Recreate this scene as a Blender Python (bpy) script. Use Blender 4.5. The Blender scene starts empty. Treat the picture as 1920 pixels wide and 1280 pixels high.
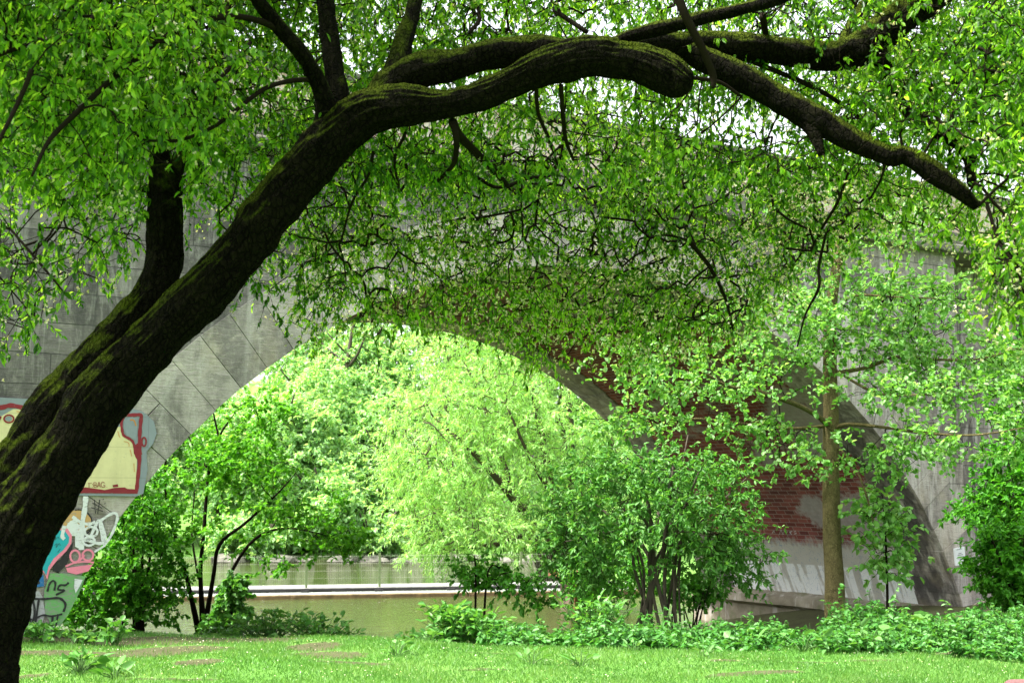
import bpy, bmesh, math, random
import numpy as np
from mathutils import Vector, noise
R_ = np.random.default_rng(7); random.seed(7)
S = bpy.context.scene; COL = S.collection
# ------------------------------------------------------------------ camera
F = 2300.0; PITCH = 0.1227; EYE = 1.6
cam = bpy.data.cameras.new('camera'); co = bpy.data.objects.new('camera', cam); COL.objects.link(co)
cam.sensor_width = 36; cam.lens = F / 1920 * 36; cam.clip_end = 2000; cam.clip_start = 0.1
co.location = (0, 0, EYE); co.rotation_euler = (math.pi / 2 + PITCH, 0, 0)
cam.dof.use_dof = True; cam.dof.focus_distance = 12; cam.dof.aperture_fstop = 5.6
S.camera = co
CP, SP = math.cos(PITCH), math.sin(PITCH)
def ray(px, py):
    x = (px - 960) / F; y = -(py - 640) / F
    return np.array([x, CP - y * SP, SP + y * CP])
def at(px, py, Y):                       # a surveyed point at distance Y
    d = ray(px, py); return np.array([0, 0, EYE]) + d * (Y / d[1])
def pix(P):
    P = np.asarray(P, float) - [0, 0, EYE]
    d = P[..., 1] * CP + P[..., 2] * SP; u = -P[..., 1] * SP + P[..., 2] * CP
    d = np.where(d < .05, .05, d)
    return 960 + F * P[..., 0] / d, 640 - F * u / d
# ------------------------------------------------------------------ helpers
def tag(o, label=None, cat=None, group=None, kind=None):
    if label: o['label'] = label
    if cat: o['category'] = cat
    if group: o['group'] = group
    if kind: o['kind'] = kind
    return o
def empty(name, loc, rz=0, **k):
    o = bpy.data.objects.new(name, None); COL.objects.link(o); o.location = loc; o.rotation_euler = (0, 0, rz)
    o.empty_display_size = .2
    return tag(o, **k)
def link(name, me, mats, parent=None, world=True, **k):
    o = bpy.data.objects.new(name, me); COL.objects.link(o)
    for m in (mats if isinstance(mats, (list, tuple)) else [mats]): me.materials.append(m)
    if parent is not None:
        o.parent = parent
        if world: # vertices are given in world coordinates, parent is not rotated
            me.transform(__import__('mathutils').Matrix.Translation(-Vector(parent.location)))
    return tag(o, **k)
def mesh_np(name, V, Fc, tone=None, smooth=False, midx=None):
    """V (n,3); Fc list of (k,m) int arrays with constant m, or one array"""
    if not isinstance(Fc, list): Fc = [Fc]
    Fc = [np.asarray(f, np.int32) for f in Fc if len(f)]
    me = bpy.data.meshes.new(name)
    me.vertices.add(len(V)); me.vertices.foreach_set('co', np.asarray(V, np.float32).ravel())
    nl = sum(f.size for f in Fc); nf = sum(len(f) for f in Fc)
    me.loops.add(nl); me.loops.foreach_set('vertex_index', np.concatenate([f.ravel() for f in Fc]).astype(np.int32))
    me.polygons.add(nf)
    cnt = np.concatenate([np.full(len(f), f.shape[1], np.int32) for f in Fc])
    st = np.concatenate([[0], np.cumsum(cnt)[:-1]]).astype(np.int32)
    me.polygons.foreach_set('loop_start', st)
    if smooth: me.polygons.foreach_set('use_smooth', np.ones(nf, bool))
    if midx is not None: me.polygons.foreach_set('material_index', np.asarray(midx, np.int32))
    me.update(calc_edges=True)
    if tone is not None:
        a = me.attributes.new('tone', 'FLOAT', 'FACE'); a.data.foreach_set('value', np.asarray(tone, np.float32))
    return me
class MB:
    """collects quads / polygons in python lists"""
    def __init__(s): s.v = []; s.f = []; s.t = []
    def poly(s, pts, tone=.5):
        b = len(s.v); s.v += [tuple(p) for p in pts]; s.f.append(list(range(b, b + len(pts)))); s.t.append(tone)
    def box(s, x0, x1, y0, y1, z0, z1, tone=.5):
        b = len(s.v)
        s.v += [(x, y, z) for z in (z0, z1) for y in (y0, y1) for x in (x0, x1)]
        for q in ((0, 2, 3, 1), (4, 5, 7, 6), (0, 1, 5, 4), (2, 6, 7, 3), (0, 4, 6, 2), (1, 3, 7, 5)):
            s.f.append([b + i for i in q]); s.t.append(tone)
    def hexa(s, p, tone=.5):   # 8 points ordered like box
        b = len(s.v); s.v += [tuple(q) for q in p]
        for q in ((0, 2, 3, 1), (4, 5, 7, 6), (0, 1, 5, 4), (2, 6, 7, 3), (0, 4, 6, 2), (1, 3, 7, 5)):
            s.f.append([b + i for i in q]); s.t.append(tone)
    def build(s, name, mat, parent=None, world=False, smooth=False, bevel=0, **k):
        me = bpy.data.meshes.new(name); me.from_pydata(s.v, [], s.f); me.update()
        a = me.attributes.new('tone', 'FLOAT', 'FACE'); a.data.foreach_set('value', np.array(s.t, np.float32))
        if smooth: me.polygons.foreach_set('use_smooth', [True] * len(me.polygons))
        o = link(name, me, mat, parent, world, **k)
        if bevel:
            m = o.modifiers.new('bevel', 'BEVEL'); m.width = bevel; m.segments = 2; m.limit_method = 'ANGLE'
        return o
# ------------------------------------------------------------------ materials
def mat(name): 
    m = bpy.data.materials.new(name); m.use_nodes = True; m.node_tree.nodes.clear(); return m
class G:
    def __init__(s, name): s.m = mat(name); s.n = s.m.node_tree.nodes; s.l = s.m.node_tree.links
    def N(s, t, ins=None, **p):
        n = s.n.new('ShaderNode' + t)
        for k, v in p.items(): setattr(n, k, v)
        for k, v in (ins or {}).items(): s.put(n.inputs[k], v)
        return n
    def put(s, sock, v):
        if isinstance(v, bpy.types.NodeSocket): s.l.new(v, sock)
        elif isinstance(v, tuple) and len(v) == 3 and sock.type == 'RGBA': sock.default_value = (*v, 1)
        else: sock.default_value = v
    def obj(s): return s.N('TexCoord').outputs['Object']
    def attr(s, name): return s.N('Attribute', attribute_name=name).outputs['Fac']
    def mapv(s, vec, scale=(1, 1, 1), loc=(0, 0, 0)):
        return s.N('Mapping', {'Vector': vec, 'Scale': scale, 'Location': loc}).outputs['Vector']
    def noise(s, vec, scale, detail=4, rough=.6, dist=0):
        return s.N('TexNoise', {'Vector': vec, 'Scale': scale, 'Detail': detail, 'Roughness': rough, 'Distortion': dist}).outputs['Fac']
    def ramp(s, f, stops, interp='LINEAR'):
        n = s.N('ValToRGB', {'Fac': f}); r = n.color_ramp; r.interpolation = interp
        while len(r.elements) < len(stops): r.elements.new(.5)
        for e, (p, c) in zip(r.elements, stops):
            e.position = p; e.color = (*c, 1) if isinstance(c, tuple) else (c, c, c, 1)
        return n.outputs['Color']
    def mix(s, f, a, b, mode='MIX'):
        n = s.N('Mix', data_type='RGBA', blend_type=mode)
        s.put(n.inputs[0], f); s.put(n.inputs[6], a); s.put(n.inputs[7], b); return n.outputs[2]
    def math(s, op, a, b=0.0, clamp=False):
        n = s.N('Math', operation=op, use_clamp=clamp); s.put(n.inputs[0], a); s.put(n.inputs[1], b); return n.outputs[0]
    def rng(s, v, a, b, c=0., d=1.):
        return s.N('MapRange', {'Value': v, 'From Min': a, 'From Max': b, 'To Min': c, 'To Max': d}).outputs['Result']
    def sep(s, v): return s.N('SeparateXYZ', {'Vector': v}).outputs
    def comb(s, x, y, z=0.0): return s.N('CombineXYZ', {'X': x, 'Y': y, 'Z': z}).outputs[0]
    def bump(s, h, st=.5, d=.02): return s.N('Bump', {'Height': h, 'Strength': st, 'Distance': d}).outputs['Normal']
    def out(s, sh): s.l.new(sh, s.N('OutputMaterial').inputs['Surface']); return s.m
    def pbr(s, col, rough=.8, normal=None, spec=.3, metal=0.):
        d = {'Base Color': col, 'Roughness': rough, 'Specular IOR Level': spec, 'Metallic': metal}
        if normal is not None: d['Normal'] = normal
        return s.N('BsdfPrincipled', d).outputs[0]
def leaf_mat(name, c0, c1, c2, trans=.4, tmul=1.6, rough=.42, spec=.35):
    g = G(name); t = g.attr('tone')
    col = g.ramp(t, [(0, c0), (.5, c1), (1, c2)])
    tc = g.mix(1.0, col, (tmul * 1.08, tmul, tmul * .45), 'MULTIPLY')
    a = g.pbr(col, rough, spec=spec); b = g.N('BsdfTranslucent', {'Color': tc}).outputs[0]
    return g.out(g.N('MixShader', {0: trans, 1: a, 2: b}).outputs[0])
def plain(name, col, rough=.7, spec=.3, metal=0., var=.25, scale=8):
    g = G(name); n = g.noise(g.obj(), scale)
    c = g.mix(g.rng(n, .3, .7), tuple(x * (1 - var) for x in col), tuple(min(1, x * (1 + var)) for x in col))
    return g.out(g.pbr(c, rough, spec=spec, metal=metal))
M = {}
M['crab_leaf'] = leaf_mat('crab_leaf', (.016, .065, .002), (.072, .205, .006), (.25, .43, .05),   .6, 2.4, .4, .35)
M['lime_leaf'] = leaf_mat('lime_leaf', (.08, .23, .035), (.14, .33, .07), (.3, .46, .22), .42, 1.6, .45, .3)
M['maple_leaf'] = leaf_mat('maple_leaf', (.05, .2, .012), (.1, .32, .025), (.18, .42, .06), .45, 1.7, .5, .25)
M['elder_leaf'] = leaf_mat('elder_leaf', (.045, .17, .02), (.085, .25, .04), (.17, .36, .1), .38, 1.6, .45, .3)
M['willow_leaf'] = leaf_mat('willow_leaf', (.2, .46, .09), (.33, .6, .17), (.52, .75, .36), .45, 1.35, .5, .25)
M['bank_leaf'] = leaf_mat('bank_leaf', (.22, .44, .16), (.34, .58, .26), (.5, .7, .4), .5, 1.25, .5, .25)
M['nettle_leaf'] = leaf_mat('nettle_leaf', (.04, .16, .025), (.07, .23, .04), (.13, .3, .08), .35, 1.4, .45, .3)
M['shrub_leaf'] = leaf_mat('shrub_leaf', (.03, .15, .008), (.06, .24, .014), (.11, .32, .04), .42, 1.6, .5, .25)
M['dock_leaf'] = leaf_mat('dock_leaf', (.06, .19, .03), (.09, .25, .045), (.15, .31, .1), .3, 1.3, .5, .25)
M['blossom'] = leaf_mat('blossom', (.4, .48, .2), (.6, .58, .45), (.85, .8, .74), .4, 1.1)
M['grass_blade'] = leaf_mat('grass_blade', (.055, .17, .022), (.095, .24, .042), (.18, .33, .085), .42, 1.3)
def bark_mat(name, c0, c1, moss=None, mossamt=.0, sc=1.):
    g = G(name); v = g.obj()
    n = g.noise(g.mapv(v, (9 * sc, 9 * sc, 5 * sc)), 3, 8, .65, .6)
    vo = g.N('TexVoronoi', {'Vector': g.N('VectorMath', {0: g.mapv(v, (1, .8, .55)), 1: g.N('VectorMath', {0: g.N('TexNoise', {'Vector': v, 'Scale': 14.}).outputs['Color'], 'Scale': .05}, operation='SCALE').outputs[0]}, operation='ADD').outputs[0], 'Scale': 40 * sc}, feature='DISTANCE_TO_EDGE').outputs['Distance']
    col = g.ramp(n, [(.3, c0), (.7, c1)])
    col = g.mix(g.math('MULTIPLY', g.rng(vo, 0, .16, .8, 0), g.rng(g.noise(v, 9, 3), .4, .6)), col, tuple(x * .3 for x in c0))
    if moss:
        nz = g.sep(g.N('NewGeometry').outputs['Normal'])[2]
        m = g.math('ADD', nz, g.math('MULTIPLY', g.math('SUBTRACT', g.noise(v, 6, 6), .5), 1.5))
        m = g.rng(m, .75 - mossamt, 1.05 - mossamt)
        mc = g.mix(g.noise(v, 60, 3), tuple(x * .5 for x in moss), moss)
        col = g.mix(m, col, mc)
    h = g.math('ADD', g.math('MULTIPLY', g.rng(vo, 0, .15), .6), n)
    return g.out(g.pbr(col, .95, g.bump(h, 1., .025 / sc), spec=.06))
M['crab_bark'] = bark_mat('crab_bark', (.0027, .0025, .0013), (.0115, .0102, .005), (.06, .085, .005), .5)
M['twig_bark'] = plain('twig_bark', (.012, .009, .006), .95, .05)
M['young_bark'] = bark_mat('young_bark', (.11, .09, .04), (.2, .165, .08), (.12, .14, .04), .1, 1.6)
M['grey_bark'] = plain('grey_bark', (.06, .05, .035), .9)
M['willow_bark'] = plain('willow_bark', (.06, .05, .028), .9)
M['stem_green'] = plain('stem_green', (.06, .13, .03), .8)

def stone_mat(name, kind):
    g = G(name); v = g.obj(); x, y, z = g.sep(v)[0], g.sep(v)[1], g.sep(v)[2]
    fx = g.math('ADD', x, y)
    uv = g.comb(fx, z)
    wob = g.noise(v, .8, 2); uvw = g.N('VectorMath', {0: uv, 1: g.comb(0., g.math('MULTIPLY', wob, .03))}, operation='ADD').outputs[0]
    big = g.noise(v, .7, 5, .65); fine = g.noise(v, 14, 8, .7)
    streak = g.noise(g.mapv(v, (1.9, 1.9, .3)), 1.7, 8, .72, .5)
    grain = g.noise(g.mapv(v, (1, 1, 9)), 5, 6, .7)
    if kind == 'ashlar':
        br = g.N('TexBrick', {'Vector': uvw, 'Color1': (0., 0., 0.), 'Color2': (1., 1., 1.), 'Mortar': (0., 0., 0.), 'Scale': 1., 'Mortar Size': .006,
                 'Mortar Smooth': .2, 'Brick Width': 1.12, 'Row Height': .355, 'Bias': 0.}, offset=.43)
        tone = g.sep(br.outputs['Color'])[0]; mort = br.outputs['Fac']
    else:
        tone = g.attr('tone'); mort = None
    col = g.ramp(tone, [(.0, (.15, .136, .134)), (.5, (.255, .23, .22)), (1, (.37, .335, .31))] if kind == 'ashlar' else [(.0, (.2, .182, .176)), (.5, (.35, .32, .305)), (1, (.54, .49, .44))])
    col = g.mix(g.rng(big, .35, .7), g.mix(1., col, (.62, .63, .64), 'MULTIPLY'), col)
    col = g.mix(g.rng(fine, .48, .7, 0, .6), col, (.36, .34, .32))
    col = g.mix(g.rng(grain, .5, .68, 0, .6), col, (.09, .085, .08))
    blot = g.noise(v, 2.1, 8, .72, .4); col = g.mix(g.rng(blot, .52, .66, 0, .65), col, (.075, .07, .066)); col = g.mix(g.rng(blot, .44, .34, 0, .5), col, (.42, .39, .34))
    if kind == 'ashlar': col = g.mix(1., col, g.mix(g.rng(x, 9, 14.5), (.72, .715, .73), (1.25, 1.22, 1.2)), 'MULTIPLY')  # paler to the right: lime smear, plus brightness painted in for the underlit pier
    else: col = g.mix(1., col, (1.32, 1.3, 1.27), 'MULTIPLY')
    # dark run-off streaks and pale lime streaks, strongest towards the right-hand pier
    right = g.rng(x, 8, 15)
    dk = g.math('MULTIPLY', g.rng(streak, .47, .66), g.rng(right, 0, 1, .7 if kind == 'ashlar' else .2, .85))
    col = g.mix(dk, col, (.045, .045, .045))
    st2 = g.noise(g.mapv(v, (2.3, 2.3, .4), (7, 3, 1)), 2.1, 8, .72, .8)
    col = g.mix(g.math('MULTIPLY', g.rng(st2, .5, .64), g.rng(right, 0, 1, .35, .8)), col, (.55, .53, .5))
    if kind == 'ring':   # soot-black staining on the right-hand haunch
        st3 = g.noise(g.mapv(v, (1.3, 1.6, .35), (1, 9, 3)), 2., 6, .6)
        bk = g.math('MULTIPLY', g.math('MULTIPLY', g.rng(st3, .38, .52), g.rng(y, .015, .06)), g.math('MULTIPLY', g.rng(x, 11.5, 14.5), g.rng(z, 4.2, 2.2)))
        col = g.mix(g.math('MULTIPLY', bk, .8), col, (.035, .034, .034))
        tn = g.noise(v, 1.7, 4); col = g.mix(g.rng(tn, .52, .72, 0, .45), col, (.34, .29, .2))
    h = g.math('ADD', g.math('ADD', g.math('MULTIPLY', fine, .7), grain), blot)
    if mort is not None:
        col = g.mix(g.math('MULTIPLY', mort, .75), col, (.06, .06, .055))
        h = g.math('SUBTRACT', h, g.math('MULTIPLY', mort, 1.5))
    return g.out(g.pbr(col, .92, g.bump(h, .8, .02), spec=.2))
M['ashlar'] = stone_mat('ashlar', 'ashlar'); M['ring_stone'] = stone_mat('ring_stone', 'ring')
def vault_mat():
    g = G('vault_brick'); v = g.obj(); z = g.sep(v)[2]; y = g.sep(v)[1]
    uv = g.N('UVMap', uv_map='UVMap').outputs['UV']
    uvn = g.N('VectorMath', {0: uv, 1: g.N('VectorMath', {0: g.N('TexNoise', {'Vector': v, 'Scale': 5.}).outputs['Color'], 'Scale': .012}, operation='SCALE').outputs[0]}, operation='ADD').outputs[0]
    br = g.N('TexBrick', {'Vector': uvn, 'Color1': (.2, .2, .2), 'Color2': (.8, .8, .8), 'Mortar': (.5, .5, .5), 'Scale': 1., 'Mortar Size': .007, 'Mortar Smooth': .3,
             'Brick Width': .25, 'Row Height': .095}, offset=.5)
    tone = g.sep(br.outputs['Color'])[0]; mort = br.outputs['Fac']
    col = g.ramp(tone, [(.2, (.14, .038, .034)), (.5, (.235, .06, .05)), (.8, (.32, .1, .085))])
    col = g.mix(g.rng(g.noise(v, 1.3, 5), .35, .7, 0, .6), col, (.07, .035, .032))
    col = g.mix(g.math('MULTIPLY', mort, .85), col, (.32, .28, .25))
    # efflorescence: grey bloom in broad patches
    e = g.math('ADD', g.noise(g.mapv(v, (.55, .38, .75), (2.3, 1, .4)), 1.1, 6, .62), g.math('MULTIPLY', g.noise(v, 9, 8, .75), .22))
    e = g.math('ADD', e, g.rng(y, 3.0, .9, 0, .12))
    ef = g.rng(e, .675, .74)
    col = g.mix(g.math('MULTIPLY', ef, .85), col, g.mix(g.noise(v, 9, 6), (.22, .2, .2), (.5, .47, .46)))
    # rendered foot of the wall: grey-tan band, then limewash running down
    zz = g.math('ADD', z, g.math('MULTIPLY', g.math('SUBTRACT', g.noise(g.mapv(v, (4, 4, 1)), 2, 5), .5), .5))
    band = g.rng(zz, .72, .55)
    tan = g.mix(g.noise(v, 3, 6), (.38, .36, .31), (.58, .56, .53))
    col = g.mix(band, col, tan)
    pat = g.noise(g.mapv(v, (1.2, 3.4, .1), (3, 0, 0)), 1.5, 4, .55)
    wh = g.math('MULTIPLY', g.rng(g.math('ADD', pat, g.math('MULTIPLY', g.math('SUBTRACT', g.noise(v, 12, 6), .5), .12)), .445, .51), g.rng(z, .19, .175))
    col = g.mix(wh, col, (.78, .79, .8))
    blue = g.noise(g.mapv(v, (1, 1, 1), (5, 2, 8)), 3.5, 3, .5, 2.5)
    ln = g.math('MULTIPLY', g.rng(g.math('ABSOLUTE', g.math('SUBTRACT', blue, .5)), .012, .0), g.rng(z, .9, .6, 0, .7))
    col = g.mix(ln, col, (.1, .2, .38))
    return g.out(g.pbr(col, .9, g.bump(g.math('SUBTRACT', g.noise(v, 30, 4), g.math('MULTIPLY', mort, 1.2)), .5, .008), spec=.2))
M['vault'] = vault_mat()
def plinth_mat():
    g = G('plinth_concrete'); v = g.obj(); n = g.noise(v, 2.5, 7, .65)
    c = g.ramp(n, [(.3, (.14, .12, .085)), (.55, (.25, .22, .165)), (.75, (.34, .31, .25))])
    st = g.noise(g.mapv(v, (3, 3, .5)), 2, 5); c = g.mix(g.rng(st, .55, .66, 0, .7), c, (.45, .43, .4))
    c = g.mix(g.rng(g.noise(v, 4, 4), .55, .7, 0, .6), c, (.09, .11, .04))
    return g.out(g.pbr(c, .9, g.bump(n, .6, .03)))
M['plinth'] = plinth_mat()
M['cornice'] = plain('cornice_stone', (.13, .125, .105), .95, var=.5, scale=4)
def parapet_mat():
    g = G('parapet_brick'); v = g.obj(); x, z = g.sep(v)[0], g.sep(v)[2]
    br = g.N('TexBrick', {'Vector': g.comb(x, z), 'Color1': (.38, .26, .2), 'Color2': (.5, .38, .3), 'Mortar': (.5, .46, .4), 'Scale': 1., 'Mortar Size': .012, 'Brick Width': .25, 'Row Height': .08})
    c = g.mix(g.rng(g.noise(g.mapv(v, (6, 6, .6)), 2, 5), .45, .65), br.outputs['Color'], (.55, .5, .46))
    return g.out(g.pbr(c, .9))
M['parapet'] = parapet_mat()
def paint(name, col, rough=.55, wear=.68):
    g = G(name); v = g.obj(); n = g.noise(v, 9, 7, .7)
    c = g.mix(g.rng(n, .3, .75), tuple(x * .86 for x in col), col)
    if name in ('paint_cream', 'paint_bluegrey', 'paint_crimson'):
        br = g.N('TexBrick', {'Vector': g.comb(g.sep(v)[0], g.sep(v)[2]), 'Color1': (.1, .1, .1), 'Color2': (.9, .9, .9), 'Mortar': (0., 0., 0.), 'Scale': 1., 'Mortar Size': .006, 'Brick Width': 1.12, 'Row Height': .355}, offset=.43)
        c = g.mix(g.math('MULTIPLY', br.outputs['Fac'], .3), c, tuple(x * .4 for x in col))
        c = g.mix(g.rng(g.noise(g.mapv(v, (3, 3, .5)), 2, 5), .5, .7, 0, .35), c, tuple(x * .6 for x in col))
    c = g.mix(g.rng(g.noise(g.mapv(v, (3, 3, 8)), 8, 6, .7), wear, wear + .07, 0, .75), c, (.22, .215, .2))
    return g.out(g.pbr(c, rough, g.bump(g.noise(v, 25, 5), .3, .006), spec=.3))
PAINT = dict(cream=(.62, .56, .32), bluegrey=(.22, .25, .29), crimson=(.22, .018, .03), orange=(.5, .2, .05), white=(.62, .64, .66),
             teal=(.02, .34, .4), pink=(.75, .22, .32), green=(.14, .36, .12), black=(.02, .02, .022), tan=(.5, .3, .12), blue=(.02, .13, .33), darkred=(.2, .02, .02), silver=(.36, .37, .38))
for k, c in PAINT.items(): M['p_' + k] = paint('paint_' + k, c, wear=dict(green=.5, silver=.5, white=.56, tan=.55, bluegrey=.66).get(k, .62))
M['white_board'] = plain('white_board', (.72, .75, .78), .5, var=.05); M['grey_print'] = plain('grey_print', (.3, .32, .34))
M['post_green'] = plain('post_green', (.12, .17, .07), .5, .5); M['wire'] = plain('wire', (.32, .36, .25), .4, .5, .3)
M['deck'] = plain('deck_concrete', (.2, .2, .185), .9); M['black_iron'] = plain('black_iron', (.02, .02, .02), .7)
M['timber'] = plain('timber', (.12, .085, .04), .9, var=.45, scale=5); M['rust_wood'] = plain('rust_wood', (.17, .075, .035), .9, var=.4)
M['dead'] = plain('dead_wood', (.1, .075, .05), .95)
M['glare_water'] = plain('glare_water', (.28, .3, .27), .25, .6, var=.12, scale=3)  # bright reflection on the water, painted in as a whitish colour
M['red_plastic'] = plain('red_plastic', (.55, .03, .04), .3, .5, var=.08); M['pink_plastic'] = plain('pink_plastic', (.5, .22, .24), .3, .5, var=.06)
M['black_plastic'] = plain('black_plastic', (.012, .01, .011), .3, .5)
# ------------------------------------------------------------------ bridge frame
TH = .5464; BX, BY = -5.8024, 13.6; SPAN = 16.633; RAD = 8.3217; ZC = -3.425; WID = 7.0
E_ = np.array([math.cos(TH), math.sin(TH), 0]); D_ = np.array([-math.sin(TH), math.cos(TH), 0]); L0 = np.array([BX, BY, 0.])
def face(px, py, off=0.):                 # surveyed point on the bridge's front face -> (s, z)
    d = ray(px, py); o = np.array([0, 0, EYE]) - L0 - D_ * off
    t = -(o @ D_) / (d @ D_); P = o + d * t; return np.array([P @ E_, P[2]])
def loc2w(s, d, z): return L0 + E_ * s + D_ * d + np.array([0, 0, z])
# ------------------------------------------------------------------ terrain
BAS = np.array([(-30, 24.5), (-8, 24.4), (-5.2, 24.3), (-3.4, 23.6), (-1.5, 23), (.6, 22.2), (2.2, 22.2), (3.6, 24), (4.6, 27), (4.7, 30), (4.0, 34), (2.6, 36.5), (1.6, 38.5), (1.2, 42), (3, 46), (8, 48), (8, 49.5), (-30, 49.5)], float)
def sdist(P):
    x, y = P[:, 0], P[:, 1]; n = len(BAS); dm = np.full(len(P), 1e9); ins = np.zeros(len(P), bool)
    for i in range(n):
        a, b = BAS[i], BAS[(i + 1) % n]; e = b - a
        t = np.clip(((x - a[0]) * e[0] + (y - a[1]) * e[1]) / (e @ e), 0, 1)
        dm = np.minimum(dm, np.hypot(x - a[0] - t * e[0], y - a[1] - t * e[1]))
        c = (a[1] > y) != (b[1] > y)
        with np.errstate(divide='ignore', invalid='ignore'):
            ins ^= c & (x < (b[0] - a[0]) * (y - a[1]) / (b[1] - a[1]) + a[0])
    return np.where(ins, -dm, dm)
def sst(a, b, v): t = np.clip((v - a) / (b - a), 0, 1); return t * t * (3 - 2 * t)
def ground(P):
    P = np.atleast_2d(P); d = sdist(P)
    h = np.interp(d, [-3, -1, 0, 2.5, 5.5, 7, 8.4, 9.5], [-2.0, -1.6, -1.24, -1.0, -.72, -.42, -.06, 0])
    hf = np.interp(d, [-3, -1, 0, 1.5, 6, 30], [-2.0, -1.6, -1.2, -.7, -.1, 1.5])
    h = np.where(P[:, 1] > 36, hf, h)
    k = sst(3.5, 7.5, P[:, 0]) * .5 * sst(36, 30, P[:, 1]); h = np.where(h > -1.24, h * (1 - k), h)
    x, y = P[:, 0], P[:, 1]
    h = h + .03 * np.sin(x * 1.3 + .7 * y) * np.sin(y * .9 + 1) * (d > .5) + .015 * np.sin(3.1 * x + y * 2.3) * (d > .5)
    return h
def gz(x, y): return float(ground(np.array([[x, y]]))[0])
def gpt(px, py):
    d = ray(px, py); t = (0 - EYE) / d[2]; P = np.array([0, 0, EYE]) + d * t; P[2] = gz(P[0], P[1]); return P
DIRT = []   # (x, y, rx, ry)
for px, py, rx, ry in [(590, 1208, .35, .5), (615, 1225, .45, .35), (660, 1240, .5, .16), (100, 1196, 2.2, .5), (250, 1200, 1.6, .45), (330, 1218, .75, .4), (370, 1243, .3, .25), (395, 1190, 1.2, .6), (180, 1225, 1.2, .28), (60, 1262, .2, .12), (1232, 1218, .5, .12), (1365, 1245, .25, .12),
                       (1443, 1240, .2, .12), (1520, 1240, .3, .1), (1640, 1238, .3, .1), (1420, 1268, .55, .12), (320, 1276, .5, .1), (1010, 1202, .6, .1), (940, 1222, .4, .08), (900, 1250, .5, .06), (1790, 1222, .3, .12)]:
    p = gpt(px, py); DIRT.append((p[0], p[1], rx, ry))
def dirt(P):
    v = np.zeros(len(P))
    for x, y, rx, ry in DIRT:
        q = np.hypot((P[:, 0] - x) / rx, (P[:, 1] - y) / ry); v = np.maximum(v, sst(1.25, .55, q))
    v = np.maximum(v, sst(14.4, 15.6, P[:, 1]) * (.95 - .6 * sst(30, 34, P[:, 1])))
    return v
xs = np.concatenate([np.linspace(-300, -30, 12), np.linspace(-25, -7.2, 26), np.arange(-7, 9, .12), np.linspace(9.2, 25, 26), np.linspace(30, 300, 12)])
ys = np.concatenate([np.linspace(-60, 4, 12), np.linspace(4.6, 9.8, 12), np.arange(10, 17, .1), np.arange(17.2, 37, .35), np.linspace(37.5, 60, 40), np.linspace(65, 500, 14)])
XX, YY = np.meshgrid(xs, ys); PP = np.stack([XX.ravel(), YY.ravel()], 1)
ZZ = ground(PP); dv = dirt(PP)
V = np.column_stack([PP, ZZ]); nx, ny = len(xs), len(ys)
ii = (np.arange(ny - 1)[:, None] * nx + np.arange(nx - 1)[None]).ravel()
me = mesh_np('ground', V, np.stack([ii, ii + 1, ii + nx + 1, ii + nx], 1), smooth=True)
a = me.attributes.new('dirt', 'FLOAT', 'POINT'); a.data.foreach_set('value', dv.astype(np.float32))
g = G('ground'); v = g.obj()
n1 = g.noise(v, 3, 6, .65); n2 = g.noise(v, 40, 5, .7); n3 = g.noise(v, .6, 4)
gr = g.mix(n2, (.05, .15, .022), (.1, .23, .04)); gr = g.mix(g.rng(n3, .35, .7), gr, g.mix(n2, (.09, .18, .035), (.15, .25, .065)))
so = g.mix(n2, (.05, .053, .024), (.105, .112, .052)); so = g.mix(g.rng(n1, .45, .75), so, (.055, .05, .028))
df = g.rng(g.math('ADD', g.attr('dirt'), g.math('MULTIPLY', g.math('SUBTRACT', g.noise(v, 9, 6, .7), .5), 1.9)), .42, .66)
zc = g.sep(v)[2]
df = g.math('MAXIMUM', df, g.rng(zc, -.95, -1.1, 0, .85))
link('ground', me, g.out(g.pbr(g.mix(df, gr, so), .95, g.bump(n2, .6, .03), spec=.1)), kind='structure')
# water sheets
def water_mat(name, c0, c1, foam=None):
    g = G(name); v = g.obj()
    w = g.noise(g.mapv(v, (1.2, 3.2, 1)), 2.2, 4, .55); w2 = g.noise(g.mapv(v, (1, 2.2, 1)), 9, 3)
    h = g.math('ADD', w, g.math('MULTIPLY', w2, .35))
    col = g.mix(g.noise(v, .5, 4), c0, c1); rough = .03
    if foam:
        d = g.math('ADD', g.math('MULTIPLY', g.sep(v)[0], -.195), g.sep(v)[1])
        f = g.math('MULTIPLY', g.rng(g.noise(g.mapv(v, (3.5, 6, 1)), 3.2, 5, .7), .65, .69), g.rng(d, foam - 9, foam, .35, 1.))
        col = g.mix(f, col, (.7, .7, .64)); rough = g.rng(f, 0, 1, .03, .6)
    return g.out(g.pbr(col, rough, g.bump(h, .32, .06), spec=.6))
def sheet(name, pts, z, m):
    mb = MB(); mb.poly([(x, y, z) for x, y in pts]); return mb.build(name, m, kind='structure')
SILL = lambda x: 33.0 + (x + 6.96) * .197
sheet('lower_water', [(-24, 22), (6, 20.5), (6, SILL(6) - .0), (-24, SILL(-24) - .0)], -1.2, water_mat('lower_water', (.025, .034, .008), (.05, .06, .016), 34.3))
sheet('upper_water', [(-30, SILL(-30) + 1.3), (7, SILL(7) + 1.3), (10, 52), (-30, 52)], -1.11, water_mat('upper_water', (.022, .03, .007), (.04, .05, .013)))
sheet('spillway_water', [(-16, SILL(-16) + .16), (5, SILL(5) + .16), (5, SILL(5) + 1.32), (-16, SILL(-16) + 1.32)], -1.105, M['glare_water'])  # smooth water by the sill, its glare put into the colour
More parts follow.
